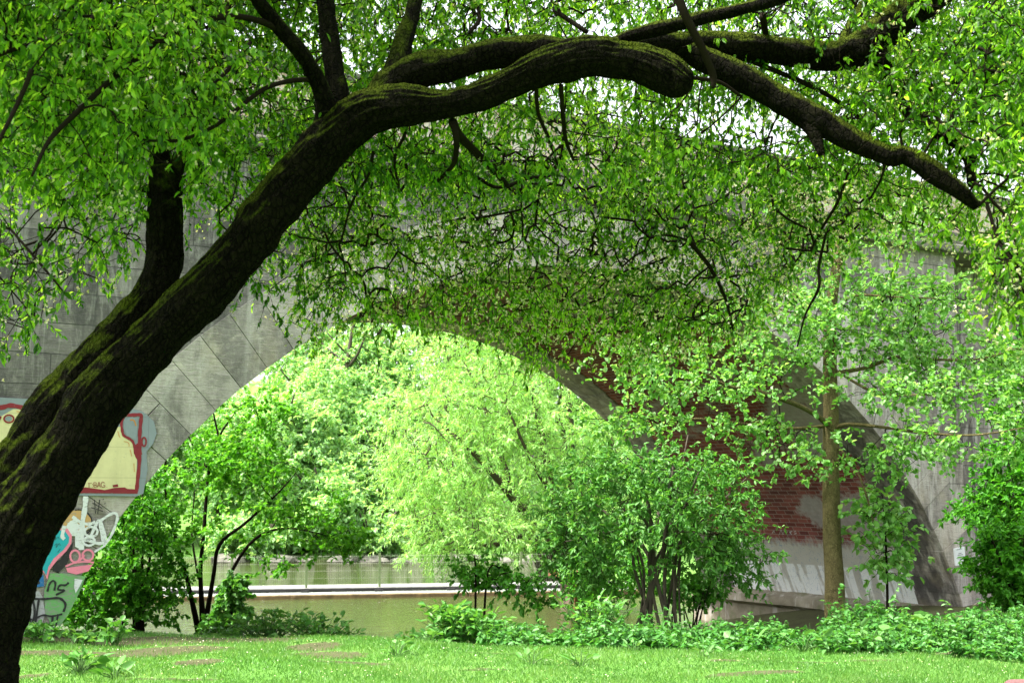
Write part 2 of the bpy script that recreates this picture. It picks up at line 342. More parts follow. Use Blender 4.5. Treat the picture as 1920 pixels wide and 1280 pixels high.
# ------------------------------------------------------------------ foliage tools
def nrm(a): return a / np.maximum(np.linalg.norm(a, axis=-1, keepdims=True), 1e-9)
def leaves(P, D, L, W, up=.6, fold=.25, droop=0., shape='oval', rng=R_):
    n = len(P); D = nrm(D + np.array([0, 0, -droop]))
    L = np.broadcast_to(L, n)[:, None]; W = np.broadcast_to(W, n)[:, None]
    U = nrm(rng.normal(size=(n, 3)) + np.array([0, 0, up * 2])); X = nrm(np.cross(D, U)); Nn = nrm(np.cross(X, D))
    fz = Nn * (W * fold)
    if shape == 'narrow':
        V = np.stack([P, P + D * L * .45 + X * W * .5 + fz, P + D * L, P + D * L * .45 - X * W * .5 + fz], 1)
        b = np.arange(n)[:, None] * 4; Fc = b + np.array([[0, 1, 2, 3]])
        return V.reshape(-1, 3), Fc
    a, c, w1, w2 = (.25, .62, .46, .42) if shape == 'oval' else (.2, .6, .5, .52)
    bend = -Nn * L * rng.uniform(0, .22, (n, 1))
    V = np.stack([P, P + D * L * a + X * W * w1 + fz, P + D * L * c + X * W * w2 + fz + bend * .4, P + D * L + bend,
                  P + D * L * c - X * W * w2 + fz + bend * .4, P + D * L * a - X * W * w1 + fz], 1)
    b = np.arange(n)[:, None] * 6
    Fc = np.concatenate([b + np.array([[0, 1, 2, 3]]), b + np.array([[0, 3, 4, 5]])], 1).reshape(-1, 4)
    return V.reshape(-1, 3), Fc
def leaf_obj(name, P, D, L, W, m, parent, tone=None, world=True, **k):
    kk = {q: k.pop(q) for q in ('up', 'fold', 'droop', 'shape') if q in k}
    V, Fc = leaves(P, D, L, W, **kk); n = len(P); per = len(Fc) // n
    if tone is None: tone = np.clip(R_.normal(.45, .25, n), 0, 1)
    return link(name, mesh_np(name, V, Fc, np.repeat(tone, per)), m, parent, world, **k)
def segs_mesh(name, A, B, ra, rb, k=4):
    n = len(A); T = nrm(B - A); up = np.where(np.abs(T[:, 2:3]) > .9, np.array([[1., 0, 0]]), np.array([[0, 0, 1.]]))
    X = nrm(np.cross(T, up)); Yv = np.cross(T, X); th = np.arange(k) / k * 2 * np.pi
    O = X[:, None] * np.cos(th)[None, :, None] + Yv[:, None] * np.sin(th)[None, :, None]
    V = np.concatenate([A[:, None] + O * np.asarray(ra)[:, None, None], B[:, None] + O * np.asarray(rb)[:, None, None]], 1).reshape(-1, 3)
    b = np.arange(n)[:, None] * 2 * k; i = np.arange(k); j = (i + 1) % k
    q = np.stack([i, j, j + k, i + k], 1)
    return mesh_np(name, V, (b[:, :, None] + q[None]).reshape(-1, 4), smooth=True)
def catmull(P, sub=5):
    P = np.asarray(P, float); Q = np.vstack([2 * P[0] - P[1], P, 2 * P[-1] - P[-2]]); out = []
    for i in range(1, len(Q) - 2):
        for t in np.arange(sub) / sub:
            a, b, c, d = Q[i - 1], Q[i], Q[i + 1], Q[i + 2]
            out.append(.5 * (2 * b + (c - a) * t + (2 * a - 5 * b + 4 * c - d) * t * t + (3 * b - a - 3 * c + d) * t ** 3))
    out.append(Q[-2]); return np.array(out)
def tube(paths, k=12, sub=5, rough=.0, nsc=6., seed=0, furrow=0.):
    """paths: list of (n,4) arrays x,y,z,r -> V, F of capped tubes"""
    Vs, Fs, Ts, off = [], [], [], 0
    for p in paths:
        p = catmull(np.array(p), sub) if sub > 1 else np.array(p); n = len(p); X3 = p[:, :3]; r = np.maximum(p[:, 3], .0015)
        T = nrm(np.gradient(X3, axis=0)); X = np.cross(T[0], [0.3, 0.2, 1.]); X /= np.linalg.norm(X); th = np.arange(k) / k * 2 * np.pi
        V = np.zeros((n, k, 3))
        for i in range(n):
            X = X - T[i] * (X @ T[i]); X /= np.linalg.norm(X); Yv = np.cross(T[i], X)
            V[i] = X3[i] + r[i] * (np.cos(th)[:, None] * X + np.sin(th)[:, None] * Yv)
        arc = np.concatenate([[0], np.cumsum(np.linalg.norm(np.diff(X3, axis=0), axis=1))])
        if rough:
            for i in range(n):
                for j in range(k):
                    c = Vector(V[i, j]); ridge = abs(noise.noise(Vector((math.cos(th[j]) * 5.5, math.sin(th[j]) * 5.5, arc[i] * 3.2 + seed)))) - .22 + .5 * (abs(noise.noise(Vector((math.cos(th[j]) * 11, math.sin(th[j]) * 11, arc[i] * 8 + seed)))) - .2) if furrow else 0
                    q = 1.5 * furrow * ridge / rough + noise.noise(c * nsc + Vector((seed, 0, 0))) + .5 * noise.noise(c * nsc * 2.7) + .6 * noise.noise(c * nsc * .35)
                    V[i, j] += (V[i, j] - X3[i]) * rough * q
        V = np.vstack([V.reshape(-1, 3), X3[0], X3[-1] + T[-1] * r[-1] * .3]); i = np.arange(k); j = (i + 1) % k
        for s in range(n - 1): Fs.append(off + np.stack([s * k + i, s * k + j, (s + 1) * k + j, (s + 1) * k + i], 1))
        e = n * k; Ts.append(off + np.stack([j, i, np.full(k, e)], 1)); Ts.append(off + np.stack([(n - 1) * k + i, (n - 1) * k + j, np.full(k, e + 1)], 1))
        Vs.append(V); off += len(V)
    return np.vstack(Vs), [np.vstack(Fs), np.vstack(Ts)]
def tube_obj(name, paths, m, parent, world=True, **k):
    lab = {q: k.pop(q) for q in ('label',) if q in k}
    V, Fc = tube(paths, **k); return link(name, mesh_np(name, V, Fc, smooth=True), m, parent, world, **lab)
def grow(skel, nodes, bias=None):
    """connect crown nodes to the nearest limb or earlier node; returns parent index arrays"""
    d0 = np.min(np.linalg.norm(nodes[:, None] - skel[None, ::max(1, len(skel) // 300)], axis=2), axis=1)
    nodes = nodes[np.argsort(d0)]; ns = len(skel); Epts = np.vstack([skel, nodes]); par = np.zeros(len(nodes), int)
    dep = np.zeros(len(Epts))
    for i, p in enumerate(nodes):
        Q = Epts[:ns + i]; dd = np.linalg.norm(Q - p, axis=1) + dep[:ns + i] * .12
        if ns: dd[:ns] *= .8
        k = int(np.argmin(dd)); par[i] = k; dep[ns + i] = dep[k] + np.linalg.norm(Q[k] - p)
    cnt = np.ones(len(Epts))
    for i in range(len(nodes) - 1, -1, -1): cnt[par[i]] += cnt[ns + i]
    return nodes, Epts[par], cnt[ns:], np.where(par >= ns, cnt[par], cnt[ns:] * 1.15)
def twigs_obj(parent, nodes, pars, c0, c1, m, r0=.0022, rmax=.014, name='twigs', sag=.08):
    ln = np.linalg.norm(nodes - pars, axis=1, keepdims=True)
    mid = (nodes + pars) / 2 + R_.normal(size=nodes.shape) * ln * .09 + np.array([0, 0, 1.]) * ln * sag
    r1 = np.minimum(r0 * c0 ** .42, rmax); r2 = np.minimum(r0 * np.minimum(c1, c0 * 1.6) ** .42, rmax)
    rm = (r1 + r2) / 2
    A = np.vstack([pars, mid]); B = np.vstack([mid, nodes]); ra = np.concatenate([r2, rm]); rb = np.concatenate([rm, r1])
    return A, B, ra, rb
def shoots(nodes, pars, per, ln, droop, spread=.9, dspread=.8):
    """short leafy shoots from each node: returns leaf positions/directions and shoot ends"""
    n = len(nodes); d = nrm(nrm(nodes - pars) * .6 + R_.normal(size=(n, 3)) * spread + np.array([0, 0, -droop]))
    l = ln * R_.uniform(.5, 1.3, (n, 1)); end = nodes + d * l
    t = R_.uniform(-.1, 1.05, (n, per, 1)); P = nodes[:, None] + d[:, None] * l[:, None] * t
    D = nrm(d[:, None] * .7 + R_.normal(size=(n, per, 3)) * dspread)
    return P.reshape(-1, 3), D.reshape(-1, 3), end
def densify(paths, step=.15):
    out = []
    for p in paths:
        q = catmull(np.array(p, float), 6)[:, :3]
        out.append(q)
    return np.vstack(out)
def woody(root, skel, nodes, per, ln, droop, L, W, leafm, barkm, r0=.0022, rmax=.014, up=.6, shape='oval', tw='twigs', cr='crown', ldroop=.3, spread=.9, dspread=.8, keep=None, tonef=None, szf=None):
    nodes, pars, c0, c1 = grow(skel, nodes)
    A, B, ra, rb = twigs_obj(root, nodes, pars, c0, c1, barkm, r0, rmax)
    P, D, end = shoots(nodes, pars, per, ln, droop, spread, dspread)
    A = np.vstack([A, nodes]); B = np.vstack([B, end]); ra = np.concatenate([ra, np.full(len(nodes), r0)]); rb = np.concatenate([rb, np.full(len(nodes), r0 * .6)])
    link(tw, segs_mesh(tw, A, B, ra, rb), barkm, root)
    if keep is not None: k = keep(P); P, D = P[k], D[k]
    n = len(P); sz = R_.uniform(.65, 1.25, n) * (szf(P) if szf else 1)
    tone = tonef(P) if tonef else None
    leaf_obj(cr, P, D, L * sz, W * sz, leafm, root, tone=tone, up=up, droop=ldroop, shape=shape)
    return nodes, end
def px_path(pts, m=1.):  # (px, py, Y, width px)
    return [np.append(at(a, b, Y), w / 2 * Y / F * m) for a, b, Y, w in pts]
def ball(c, r, n):
    q = nrm(R_.normal(size=(n, 3))) * R_.uniform(0.15, 1, (n, 1)) ** (1 / 2.2); return np.asarray(c) + q * np.asarray(r)
# ------------------------------------------------------------------ the bridge (local axes: x along the face, y into the barrel)
bridge = empty('stone_bridge', tuple(L0), TH, label='old grey stone railway arch with a red brick vault spanning the stream', cat='bridge')
RT = .82; RD = .95; ZB = -2.2
s_r, z_r = face(1812, 1000); S1 = s_r
ZCOR = face(1850, 487)[1]
cs = SPAN / 2
def on_arc(a, r): return cs - r * math.cos(a), ZC + r * math.sin(a)
a0 = math.asin((ZB - ZC) / RAD)
# voussoir ring, both faces
def ring(y0, y1, seed, name, flip=False):
    rr = random.Random(seed); mb = MB(); n = 56; angs = np.linspace(a0, math.pi - a0, n + 1)
    gap = .0028 / RAD
    for i in range(n):
        a, b = angs[i] + gap, angs[i + 1] - gap; o = rr.uniform(-.006, .006); f = rr.uniform(-.008, .004)
        cuts = [0, 1] if rr.random() < .75 else [0, rr.uniform(.4, .65), 1]
        ro = RT
        for u, w in zip(cuts[:-1], cuts[1:]):
            r1 = RAD + o + u * ro + (.004 if u > 0 else 0); r2 = RAD + w * ro - (.004 if w < 1 else 0)
            t = min(1, max(0, rr.gauss(.5, .28))); f2 = f + rr.uniform(-.004, .004)
            ya, yb = (y0 + f2, y1 + rr.uniform(-.05, .1)) if not flip else (y0 - rr.uniform(0, .1), y1 - f2)
            p = []
            for r in (r1, r2):
                for y in (ya, yb):
                    for q in (a, b): s_, z_ = on_arc(q, r); p.append((s_, y, z_))
            mb.hexa(p, t)
    mb.build(name, M['ring_stone'], bridge, bevel=.005)
ring(0, RD, 3, 'arch_ring'); ring(WID - RD, WID, 5, 'arch_ring', True)
# brick barrel with uv = (depth, arc length)
na = 90; angs = np.linspace(a0, math.pi - a0, na + 1); rows = [.012, .3, RD, 2.2, 3.5, 4.8, WID - RD, WID - .012]
mb = MB(); uvs = []
for i in range(na):
    for y0, y1 in zip(rows[:-1], rows[1:]):
        r = RAD + .014
        pts = [(*on_arc(angs[i], r), y0), (*on_arc(angs[i + 1], r), y0), (*on_arc(angs[i + 1], r), y1), (*on_arc(angs[i], r), y1)]
        mb.poly([(p[0], p[2], p[1]) for p in pts][::-1])
        uvs += [(p[2], RAD * a) for p, a in zip(pts, (angs[i], angs[i + 1], angs[i + 1], angs[i]))][::-1]
o = mb.build('vault', M['vault'], bridge, smooth=True)
uvl = o.data.uv_layers.new(name='UVMap'); uvl.data.foreach_set('uv', np.array(uvs, np.float32).ravel())
# spandrel walls
ro = RAD + RT - .045
def wall(name, y, flip, s_left, s_right, extra=None):
    mb = MB(); ss = sorted(set(list(np.linspace(s_left, s_right, 60)) + [on_arc(a, ro)[0] for a in np.linspace(.18, math.pi - .18, 120)]))
    ss = [s for s in ss if s_left <= s <= s_right]
    def low(s):
        q = ro * ro - (s - cs) ** 2
        return max(ZB, ZC + math.sqrt(q)) if q > 0 else ZB
    for a, b in zip(ss[:-1], ss[1:]):
        p = [(a, y, low(a)), (b, y, low(b)), (b, y, ZCOR + .06), (a, y, ZCOR + .06)]
        mb.poly(p if not flip else p[::-1])
    if extra:
        for a, b, yy in extra: # recessed wing wall with its return
            mb.poly([(a, yy, ZB), (b, yy, ZB), (b, yy, ZCOR + .06), (a, yy, ZCOR + .06)])
            mb.poly([(a, y, ZB), (a, yy, ZB), (a, yy, ZCOR + .06), (a, y, ZCOR + .06)])
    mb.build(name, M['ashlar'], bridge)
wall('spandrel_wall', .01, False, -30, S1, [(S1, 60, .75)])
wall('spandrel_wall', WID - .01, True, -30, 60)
mb = MB(); mb.box(-30, 60, -.2, 1.0, ZCOR, ZCOR + .16); mb.box(-30, 60, -.12, 1.0, ZCOR + .165, ZCOR + .4); mb.box(-30, 60, WID - .6, WID + .2, ZCOR, ZCOR + .4)
mb.box(-30, 60, 1.003, WID - .603, ZCOR + .02, ZCOR + .38)
mb.build('cornice', M['cornice'], bridge, bevel=.03)
mb = MB(); mb.box(-30, 60, .06, .4, ZCOR + .403, ZCOR + 1.15); mb.box(-30, 60, WID - .4, WID - .06, ZCOR + .403, ZCOR + 1.15)
mb.build('parapet', M['parapet'], bridge)
mb = MB(); mb.box(-30, 60, 0, .46, ZCOR + 1.153, ZCOR + 1.27); mb.box(-30, 60, WID - .46, WID, ZCOR + 1.153, ZCOR + 1.27)
mb.build('coping', M['cornice'], bridge, bevel=.02)
# sloping concrete footing of the right-hand pier
mb = MB()
for j in range(24):
    ya, yb = -.25 + j * .31, -.25 + (j + 1) * .31
    prof = []
    for yq in (ya, yb):
        w = .03 * math.sin(yq * 2.1) + .02 * math.sin(yq * 5.3)
        sx = SPAN + .01
        prof.append([(sx, yq, -.28 + w * .5), (sx - .4 + w, yq, -.37 + w), (sx - .85 + w, yq, -.5), (sx - .87 + w, yq, -.66), (sx - .7, yq, -.74), (sx - .7, yq, -2)])
    for q in range(5): mb.poly([prof[0][q], prof[0][q + 1], prof[1][q + 1], prof[1][q]])
    if j == 0: mb.poly(prof[0][::-1] + [(SPAN + 1.9, ya, -2), (SPAN + 1.9, ya, -.28)])
mb.poly([(SPAN + .01, -.25, -.28), (SPAN + 1.9, -.25, -.28), (SPAN + 1.9, .1, -.26), (SPAN + .01, .1, -.26)])
mb.build('footing', M['plinth'], bridge)
# ---- painted graffiti: thin coats of paint on the front face
LAY = [0.]
def fpoly(mb, pts, y):
    P = [face(a, b) for a, b in pts]; mb.poly([(p[0], y, p[1]) for p in P][::-1])
def stroke(mb, pts, w, y, sub=4):
    """a sprayed line; w = width in metres"""
    P = np.array([face(a, b) for a, b in pts]); P3 = catmull(np.column_stack([P, np.zeros(len(P))]), sub)[:, :2] if sub > 1 else P
    T = nrm(np.gradient(P3, axis=0)); Nn = np.stack([-T[:, 1], T[:, 0]], 1)
    wv = w / 2 * (1 + .15 * np.sin(np.arange(len(P3)) * 1.7)); A, B = P3 + Nn * wv[:, None], P3 - Nn * wv[:, None]
    for i in range(len(P3) - 1): mb.poly([(q[0], y, q[1]) for q in (A[i], A[i + 1], B[i + 1], B[i])][::-1])
def loop(cx, cy, rx, ry, n=16, a=0., b=6.283): return [(cx + rx * math.cos(a + (b - a) * t / n), cy + ry * math.sin(a + (b - a) * t / n)) for t in range(n + 1)]
def coat(name, col, y, polys=(), strokes=(), label=None, split=False):
    if split:
        for i, p in enumerate(polys): coat(name, col, y - .0003 * i, [p], [], label)
        for i, p in enumerate(strokes): coat(name, col, y - .0003 * i, [], [p], label)
        return
    mb = MB(); 
    for i, p in enumerate(polys): fpoly(mb, p, y - .0004 * i)
    for i, (p, w) in enumerate(strokes): stroke(mb, p, w, y - .0006 - .0004 * i)
    return mb.build(name, M['p_' + col], bridge, label=label)
coat('mural_background', 'bluegrey', -.018, [[(-60, 742), (60, 748), (170, 757), (232, 762), (268, 772), (288, 790), (293, 812), (286, 832), (274, 846), (276, 880), (268, 925), (255, 930), (120, 928), (-60, 935)]], label='blue grey painted ground of the mural')
coat('mural_panel', 'cream', -.0195, [[(-60, 778), (2, 780), (24, 767), (44, 767), (43, 815), (60, 822), (120, 812), (190, 812), (214, 800), (226, 800), (229, 816), (241, 824), (248, 832), (251, 850), (256, 862), (254, 912), (253, 918), (-60, 918)]], label='pale yellow painted panel with crimson outline')
coat('mural_outline', 'crimson', -.021,
     [[(-60, 918), (160, 913), (196, 918), (214, 914), (233, 913), (238, 916), (258, 917), (257, 925), (160, 924), (-60, 928)], [(44, 768), (48, 764), (80, 768), (140, 780), (215, 782), (225, 790), (210, 802), (120, 815), (60, 824), (42, 816)],
      [(249, 836), (258, 830), (264, 836), (263, 846), (257, 857), (250, 850)], [(210, 909), (220, 907), (221, 912), (211, 913)]],
     [([(-60, 768), (0, 764), (18, 760), (40, 764), (45, 770)], .05), ([(212, 782), (228, 778), (248, 778), (263, 778), (263, 790), (261, 815), (261, 840), (260, 870), (257, 900), (255, 921)], .042),
      ([(232, 779), (227, 792), (228, 806), (231, 816), (241, 822), (248, 828), (252, 840), (253, 850), (258, 860)], .03), (loop(269, 828, 4, 8), .02), ([(262, 840), (264, 852)], .02), (loop(16, 785, 9, 7), .018), ([(0, 780), (-4, 790)], .03)], label='crimson outline of the mural')
coat('mural_pocket', 'bluegrey', -.0226, [[(232, 785), (247, 781), (257, 784), (256, 808), (255, 826), (247, 822), (236, 816), (231, 806)], [(6, 784), (13, 781), (20, 780), (22, 786), (17, 790), (8, 787)]], split=True)
coat('mural_highlights', 'orange', -.0236, [], [([(243, 787), (250, 788), (254, 798)], .016), ([(220, 808), (222, 816), (224, 820)], .007), ([(231, 827), (240, 830), (241, 837)], .007), ([(243, 843), (246, 855)], .007), ([(250, 868), (251, 884)], .006), ([(30, 771), (37, 774), (38, 792)], .008)], split=True)
coat('mural_lettering', 'darkred', -.0236, [], [([(166, 914), (166, 905)], .007), ([(164, 906), (171, 905)], .006), ([(172.5, 907), (172.5, 908.5)], .007), ([(172.5, 912), (172.5, 913)], .007),
      ([(175, 913), (175, 904)], .007), ([(175, 904), (179, 904.5), (179, 908), (175, 908.5), (180, 909.5), (180, 912.5), (175, 913)], .006), ([(182, 913), (184.5, 903), (187, 913)], .007), ([(183, 909.5), (186.5, 909.5)], .006),
      ([(195, 905), (191, 903), (188.5, 908), (190.5, 913), (195, 912.5), (195.5, 909.5), (192.5, 909.5)], .007), ([(199, 912.5), (199.6, 913)], .008)], label='hand painted red letters BAG')
coat('spray_tag', 'green', -.018, [[(93, 1074), (130, 1074), (160, 1080), (148, 1110), (128, 1150), (112, 1172), (95, 1168), (84, 1150), (82, 1110)]], label='patch of green spray paint')
coat('spray_tag', 'silver', -.0186, [[(56, 1112), (72, 1106), (80, 1120), (84, 1150), (74, 1180), (52, 1190), (46, 1170)]], label='grey spray painted patch')
coat('spray_tag', 'tan', -.019, [[(118, 968), (128, 958), (146, 955), (160, 960), (170, 972), (168, 990), (150, 1000), (130, 1006), (118, 992)]], label='ochre sprayed disc')
coat('spray_tag', 'black', -.0198, [[(137, 1015), (134, 1035), (124, 1058), (110, 1072), (98, 1070), (98, 1056), (112, 1048)]], [(loop(146, 980, 26, 25, 14, -1.8, 1.2), .014)], label='black sprayed shadow shape', split=True)
coat('spray_tag', 'white', -.0212, [[(140, 1000), (150, 990), (158, 1000), (152, 1030), (140, 1024)], [(126, 980), (138, 974), (150, 985), (142, 1000), (128, 1004)]],
     [([(160, 930), (158, 955), (153, 985), (152, 1030)], .055), (loop(141, 989, 15, 13), .03), ([(135, 968), (150, 978), (165, 982), (178, 978)], .035), ([(160, 1010), (185, 1018), (196, 1008), (186, 975), (176, 990), (164, 1012), (150, 1008)], .035),
      (loop(170, 996, 12, 9), .026), ([(184, 978), (205, 964), (216, 962), (219, 972), (210, 998), (200, 1014), (194, 1020), (190, 1002), (186, 980)], .03), (loop(166, 1014, 11, 8), .025), ([(176, 1034), (196, 1022)], .022), ([(120, 985), (116, 1004), (120, 1010)], .04)], label='white looping spray paint tag')
coat('spray_tag', 'pink', -.0224, [[(126, 990), (134, 1003), (133, 1018), (124, 1032), (106, 1050), (92, 1068), (88, 1086), (83, 1074), (74, 1066), (84, 1040), (100, 992)], [(123, 1064), (173, 1057), (165, 1070), (142, 1076), (126, 1072)]],
     [([(122, 1061), (140, 1054), (160, 1052), (175, 1054)], .02), (loop(140, 1042, 9, 11), .022), (loop(164, 1040, 10, 10), .022), ([(148, 1050), (158, 1040)], .02)], label='pink sprayed bowl and outline')
coat('spray_tag', 'teal', -.0234, [[(112, 993), (122, 996), (129, 1006), (128, 1017), (118, 1030), (100, 1046), (90, 1062), (86, 1078), (80, 1068), (70, 1064), (80, 1030), (90, 1000)]], label='turquoise sprayed balloon shape with pink edge')
coat('spray_tag', 'blue', -.0234, [[(60, 1080), (81, 1077), (82, 1098), (60, 1101)]], [], label='small blue sprayed box')
coat('spray_scrawl', 'black', -.0248, [[(64, 1084), (72, 1083), (74, 1093), (66, 1096)]],
     [([(88, 1108), (92, 1094), (98, 1088), (103, 1092), (101, 1106)], .022), ([(128, 1091), (122, 1096), (112, 1096), (108, 1104), (120, 1106), (104, 1114)], .022), ([(58, 1121), (80, 1122), (104, 1120), (114, 1122), (122, 1132), (118, 1146)], .024),
      ([(60, 1122), (64, 1140), (62, 1160), (54, 1176), (46, 1174)], .024), ([(72, 1122), (68, 1150), (62, 1180), (50, 1190), (40, 1191)], .022), ([(52, 1150), (48, 1160), (54, 1166), (58, 1158)], .02), ([(66, 1158), (80, 1152), (96, 1154), (116, 1150)], .02), ([(98, 1152), (96, 1180)], .022), ([(108, 1150), (104, 1172)], .02),
      ([(172, 942), (190, 952)], .01), ([(170, 951), (192, 958)], .01), ([(176, 936), (178, 962)], .01), ([(186, 936), (182, 963)], .01), ([(192, 935), (193, 936)], .018), ([(195, 943), (196, 944)], .018),
      ([(101, 1022), (106, 1018), (104, 1026), (110, 1018), (112, 1022)], .004), ([(98, 1010), (104, 1006), (102, 1012), (108, 1006), (110, 1010)], .004), ([(107, 1035), (112, 1028)], .005)], label='black sprayed line', split=True)
coat('spray_tag', 'white', -.0256, [[(139, 1084), (154, 1086), (150, 1096), (141, 1111), (138, 1100)]], [([(60, 1195), (60, 1215)], .012), ([(68, 1190), (67, 1214)], .012), ([(86, 1168), (96, 1172), (101, 1174)], .008)], label='small white spray mark', split=True)
# faint white scribble on the brick vault
mb = MB()
def vpt(px, py):
    d = ray(px, py); c = np.array([0, 0, EYE]); t = 22.
    for _ in range(60):
        q = c + d * t - L0; s_, y_ = q @ E_, q @ D_; r = math.hypot(s_ - cs, q[2] - ZC); t += (RAD - r) * .7
    return math.atan2(q[2] - ZC, -(s_ - cs)), y_
for pts in [[(1462, 1001), (1465, 992), (1469, 1001), (1472, 992)], [(1476, 999), (1478, 994)], [(1486, 995), (1481, 997), (1485, 1001)], [(1489, 997), (1492, 994), (1494, 999), (1490, 1000)], [(1497, 1001), (1497, 990)], [(1448, 999), (1452, 994), (1454, 1000)]]:
    mb = MB(); q = [vpt(*p) for p in pts]
    for (a1, y1), (a2, y2) in zip(q[:-1], q[1:]):
        w = .0011; r = RAD - .006
        P = [(*on_arc(a1 - w, r), y1), (*on_arc(a1 + w, r), y1 + .01), (*on_arc(a2 + w, r), y2 + .01), (*on_arc(a2 - w, r), y2)]
        mb.poly([(p[0], p[2], p[1]) for p in P])
    mb.build('chalk_letter', M['p_white'], bridge, label='white scribbled letter on the brick vault')
# notice on the pier
c = face(1797, 1042); nb = empty('notice_board', tuple(loc2w(c[0], -.004, c[1])), TH, label='small white notice fixed to the grey pier at the right of the arch', cat='sign')
k = 1 / F * 22
q = [(face(*p) - c) for p in ((1786.5, 1028), (1805.5, 1024), (1808, 1057), (1789.5, 1060))]
mb = MB(); mb.hexa([(q[3][0], -.03, q[3][1]), (q[2][0], -.03, q[2][1]), (q[3][0], -.004, q[3][1]), (q[2][0], -.004, q[2][1]), (q[0][0], -.03, q[0][1]), (q[1][0], -.03, q[1][1]), (q[0][0], -.004, q[0][1]), (q[1][0], -.004, q[1][1])])
mb.build('board', M['white_board'], nb)
mb = MB()
for u0, u1, v0, h in [(.2, .75, .06, .03), (.35, .65, .3, .035), (.25, .8, .39, .035), (.2, .85, .5, .02), (.2, .85, .56, .02), (.2, .6, .62, .02)]:
    a, b = q[0] * (1 - v0) + q[3] * v0, q[1] * (1 - v0) + q[2] * v0; p0, p1 = a + (b - a) * u0, a + (b - a) * u1
    h *= .5; mb.poly([(p0[0], -.0315, p0[1]), (p1[0], -.0315, p1[1]), (p1[0], -.0315, p1[1] - h), (p0[0], -.0315, p0[1] - h)])
mb.build('printed_lines', M['grey_print'], nb)
# ------------------------------------------------------------------ weir, footbridge and railing across the stream
AW = math.atan(.197)
ws = empty('weir_sill', (-6.96, 33.0, -1.2), AW, label='brown timber weir beam across the stream in front of the walkway', cat='weir')
mb = MB(); mb.box(-9, 11.5, 0, .16, -.6, .1); mb.build('beam', M['timber'], ws, bevel=.02)
mb = MB()
for x in np.arange(-8.5, 11.4, 2.4): mb.box(x, x + .12, -.06, -.003, -.6, .06)
mb.build('stake', M['timber'], ws)
fb = empty('footbridge', (-6.96, 34.0, -1.1), AW, label='narrow grey slab walkway just above the water behind the weir beam', cat='walkway')
mb = MB(); mb.box(-9, 11.5, .12, 1.35, .03, .1); mb.build('deck', M['deck'], fb, bevel=.01)
mb = MB(); mb.box(-9, 11.5, .06, .117, .02, .075); mb.build('edge_rail', M['black_iron'], fb)
def wx(px):  # local x on the walkway front line where pixel column px meets it
    d = ray(px, 1100); t = 34.1 / d[1]
    for _ in range(4):
        X = d[0] * t; Yw = 34.0 + .12 + (X + 6.96) * .197; t = Yw / d[1]
    return (d[0] * t + 6.96) / math.cos(AW)
x0 = wx(711); stepx = 2.02
for i in range(-5, 4):
    mb = MB(); xx = x0 + i * stepx; mb.box(xx - .11, xx + .11, -.08, .05, -.06, .045); mb.build('bracket', M['black_iron'], fb)
rl = empty('mesh_railing', (-6.96, 34.2, -1.0), AW, label='thin green wire mesh railing standing on the walkway above the weir', cat='railing')
for i in range(-6, 5):
    xx = x0 + i * stepx
    mb = MB(); mb.box(xx - .03, xx + .03, .0, .05, .0, .93); mb.build('post', M['post_green'], rl)
    if i < 4:
        A, B = [], []
        for k in range(1, 40): x = xx + k * stepx / 40; A.append((x, .06, .03)); B.append((x, .06, .9))
        for z in (.05, .25, .45, .65, .85): A.append((xx, .072, z)); B.append((xx + stepx, .072, z)); A.append((xx, .048, z)); B.append((xx + stepx, .048, z))
        r = np.full(len(A), .0022); link('wire_panel', segs_mesh('wire_panel', np.array(A), np.array(B), r, r, 3), M['wire'], rl, False)
p = at(1085, 1075, 31.5); z0 = gz(p[0], p[1])
bx = empty('timber_housing', (p[0], p[1], min(z0, -.9)), .5, label='small rusty brown wooden housing half hidden behind the elder bush', cat='hut'); hz = p[2] - min(z0, -.9)
mb = MB(); mb.box(-.4, .4, -.25, .25, 0, hz - .08); mb.build('body', M['dead'], bx)
mb = MB()
for j in range(4): mb.box(-.62 + j * .005, .62, -.5 + j * .25, -.262 + j * .25, hz - .075, hz + .1)
mb.build('roof', M['rust_wood'], bx, bevel=.01)
mb = MB(); mb.box(-.33, -.25, -.33, -.26, 0, hz - .08); mb.box(.25, .33, -.33, -.26, 0, hz - .08); mb.build('leg', M['rust_wood'], bx)
# red object at the lawn's lower right corner
p = at(1906, 1275, 9.0); rb = empty('cool_box', (3.78, 9.0, gz(3.78, 9.) - .06), -.12, label='red and pale pink plastic box at the bottom right corner of the lawn', cat='box')
mb = MB(); mb.box(-.3, .5, -.2, .2, 0, .2); mb.build('body', M['red_plastic'], rb, bevel=.04)
mb = MB(); mb.hexa([(-.29, -.21, .203), (.49, -.21, .203), (-.29, .19, .203), (.49, .19, .203), (-.2, -.16, .315), (.46, -.16, .335), (-.2, .15, .315), (.46, .15, .335)]); mb.build('lid', M['pink_plastic'], rb, bevel=.03)
mb = MB(); mb.hexa([(-.03, -.219, .235), (.4, -.219, .235), (-.03, -.15, .235), (.4, -.15, .235), (-.02, -.187, .315), (.38, -.187, .325), (-.02, -.13, .315), (.38, -.13, .325)]); mb.build('opening', M['black_plastic'], rb, bevel=.01)
mb = MB(); mb.hexa([(-.08, -.222, .205), (-.045, -.222, .205), (-.08, -.15, .205), (-.045, -.15, .205), (-.07, -.178, .322), (-.04, -.178, .322), (-.07, -.13, .322), (-.04, -.13, .322)]); mb.build('stripe', M['red_plastic'], rb)
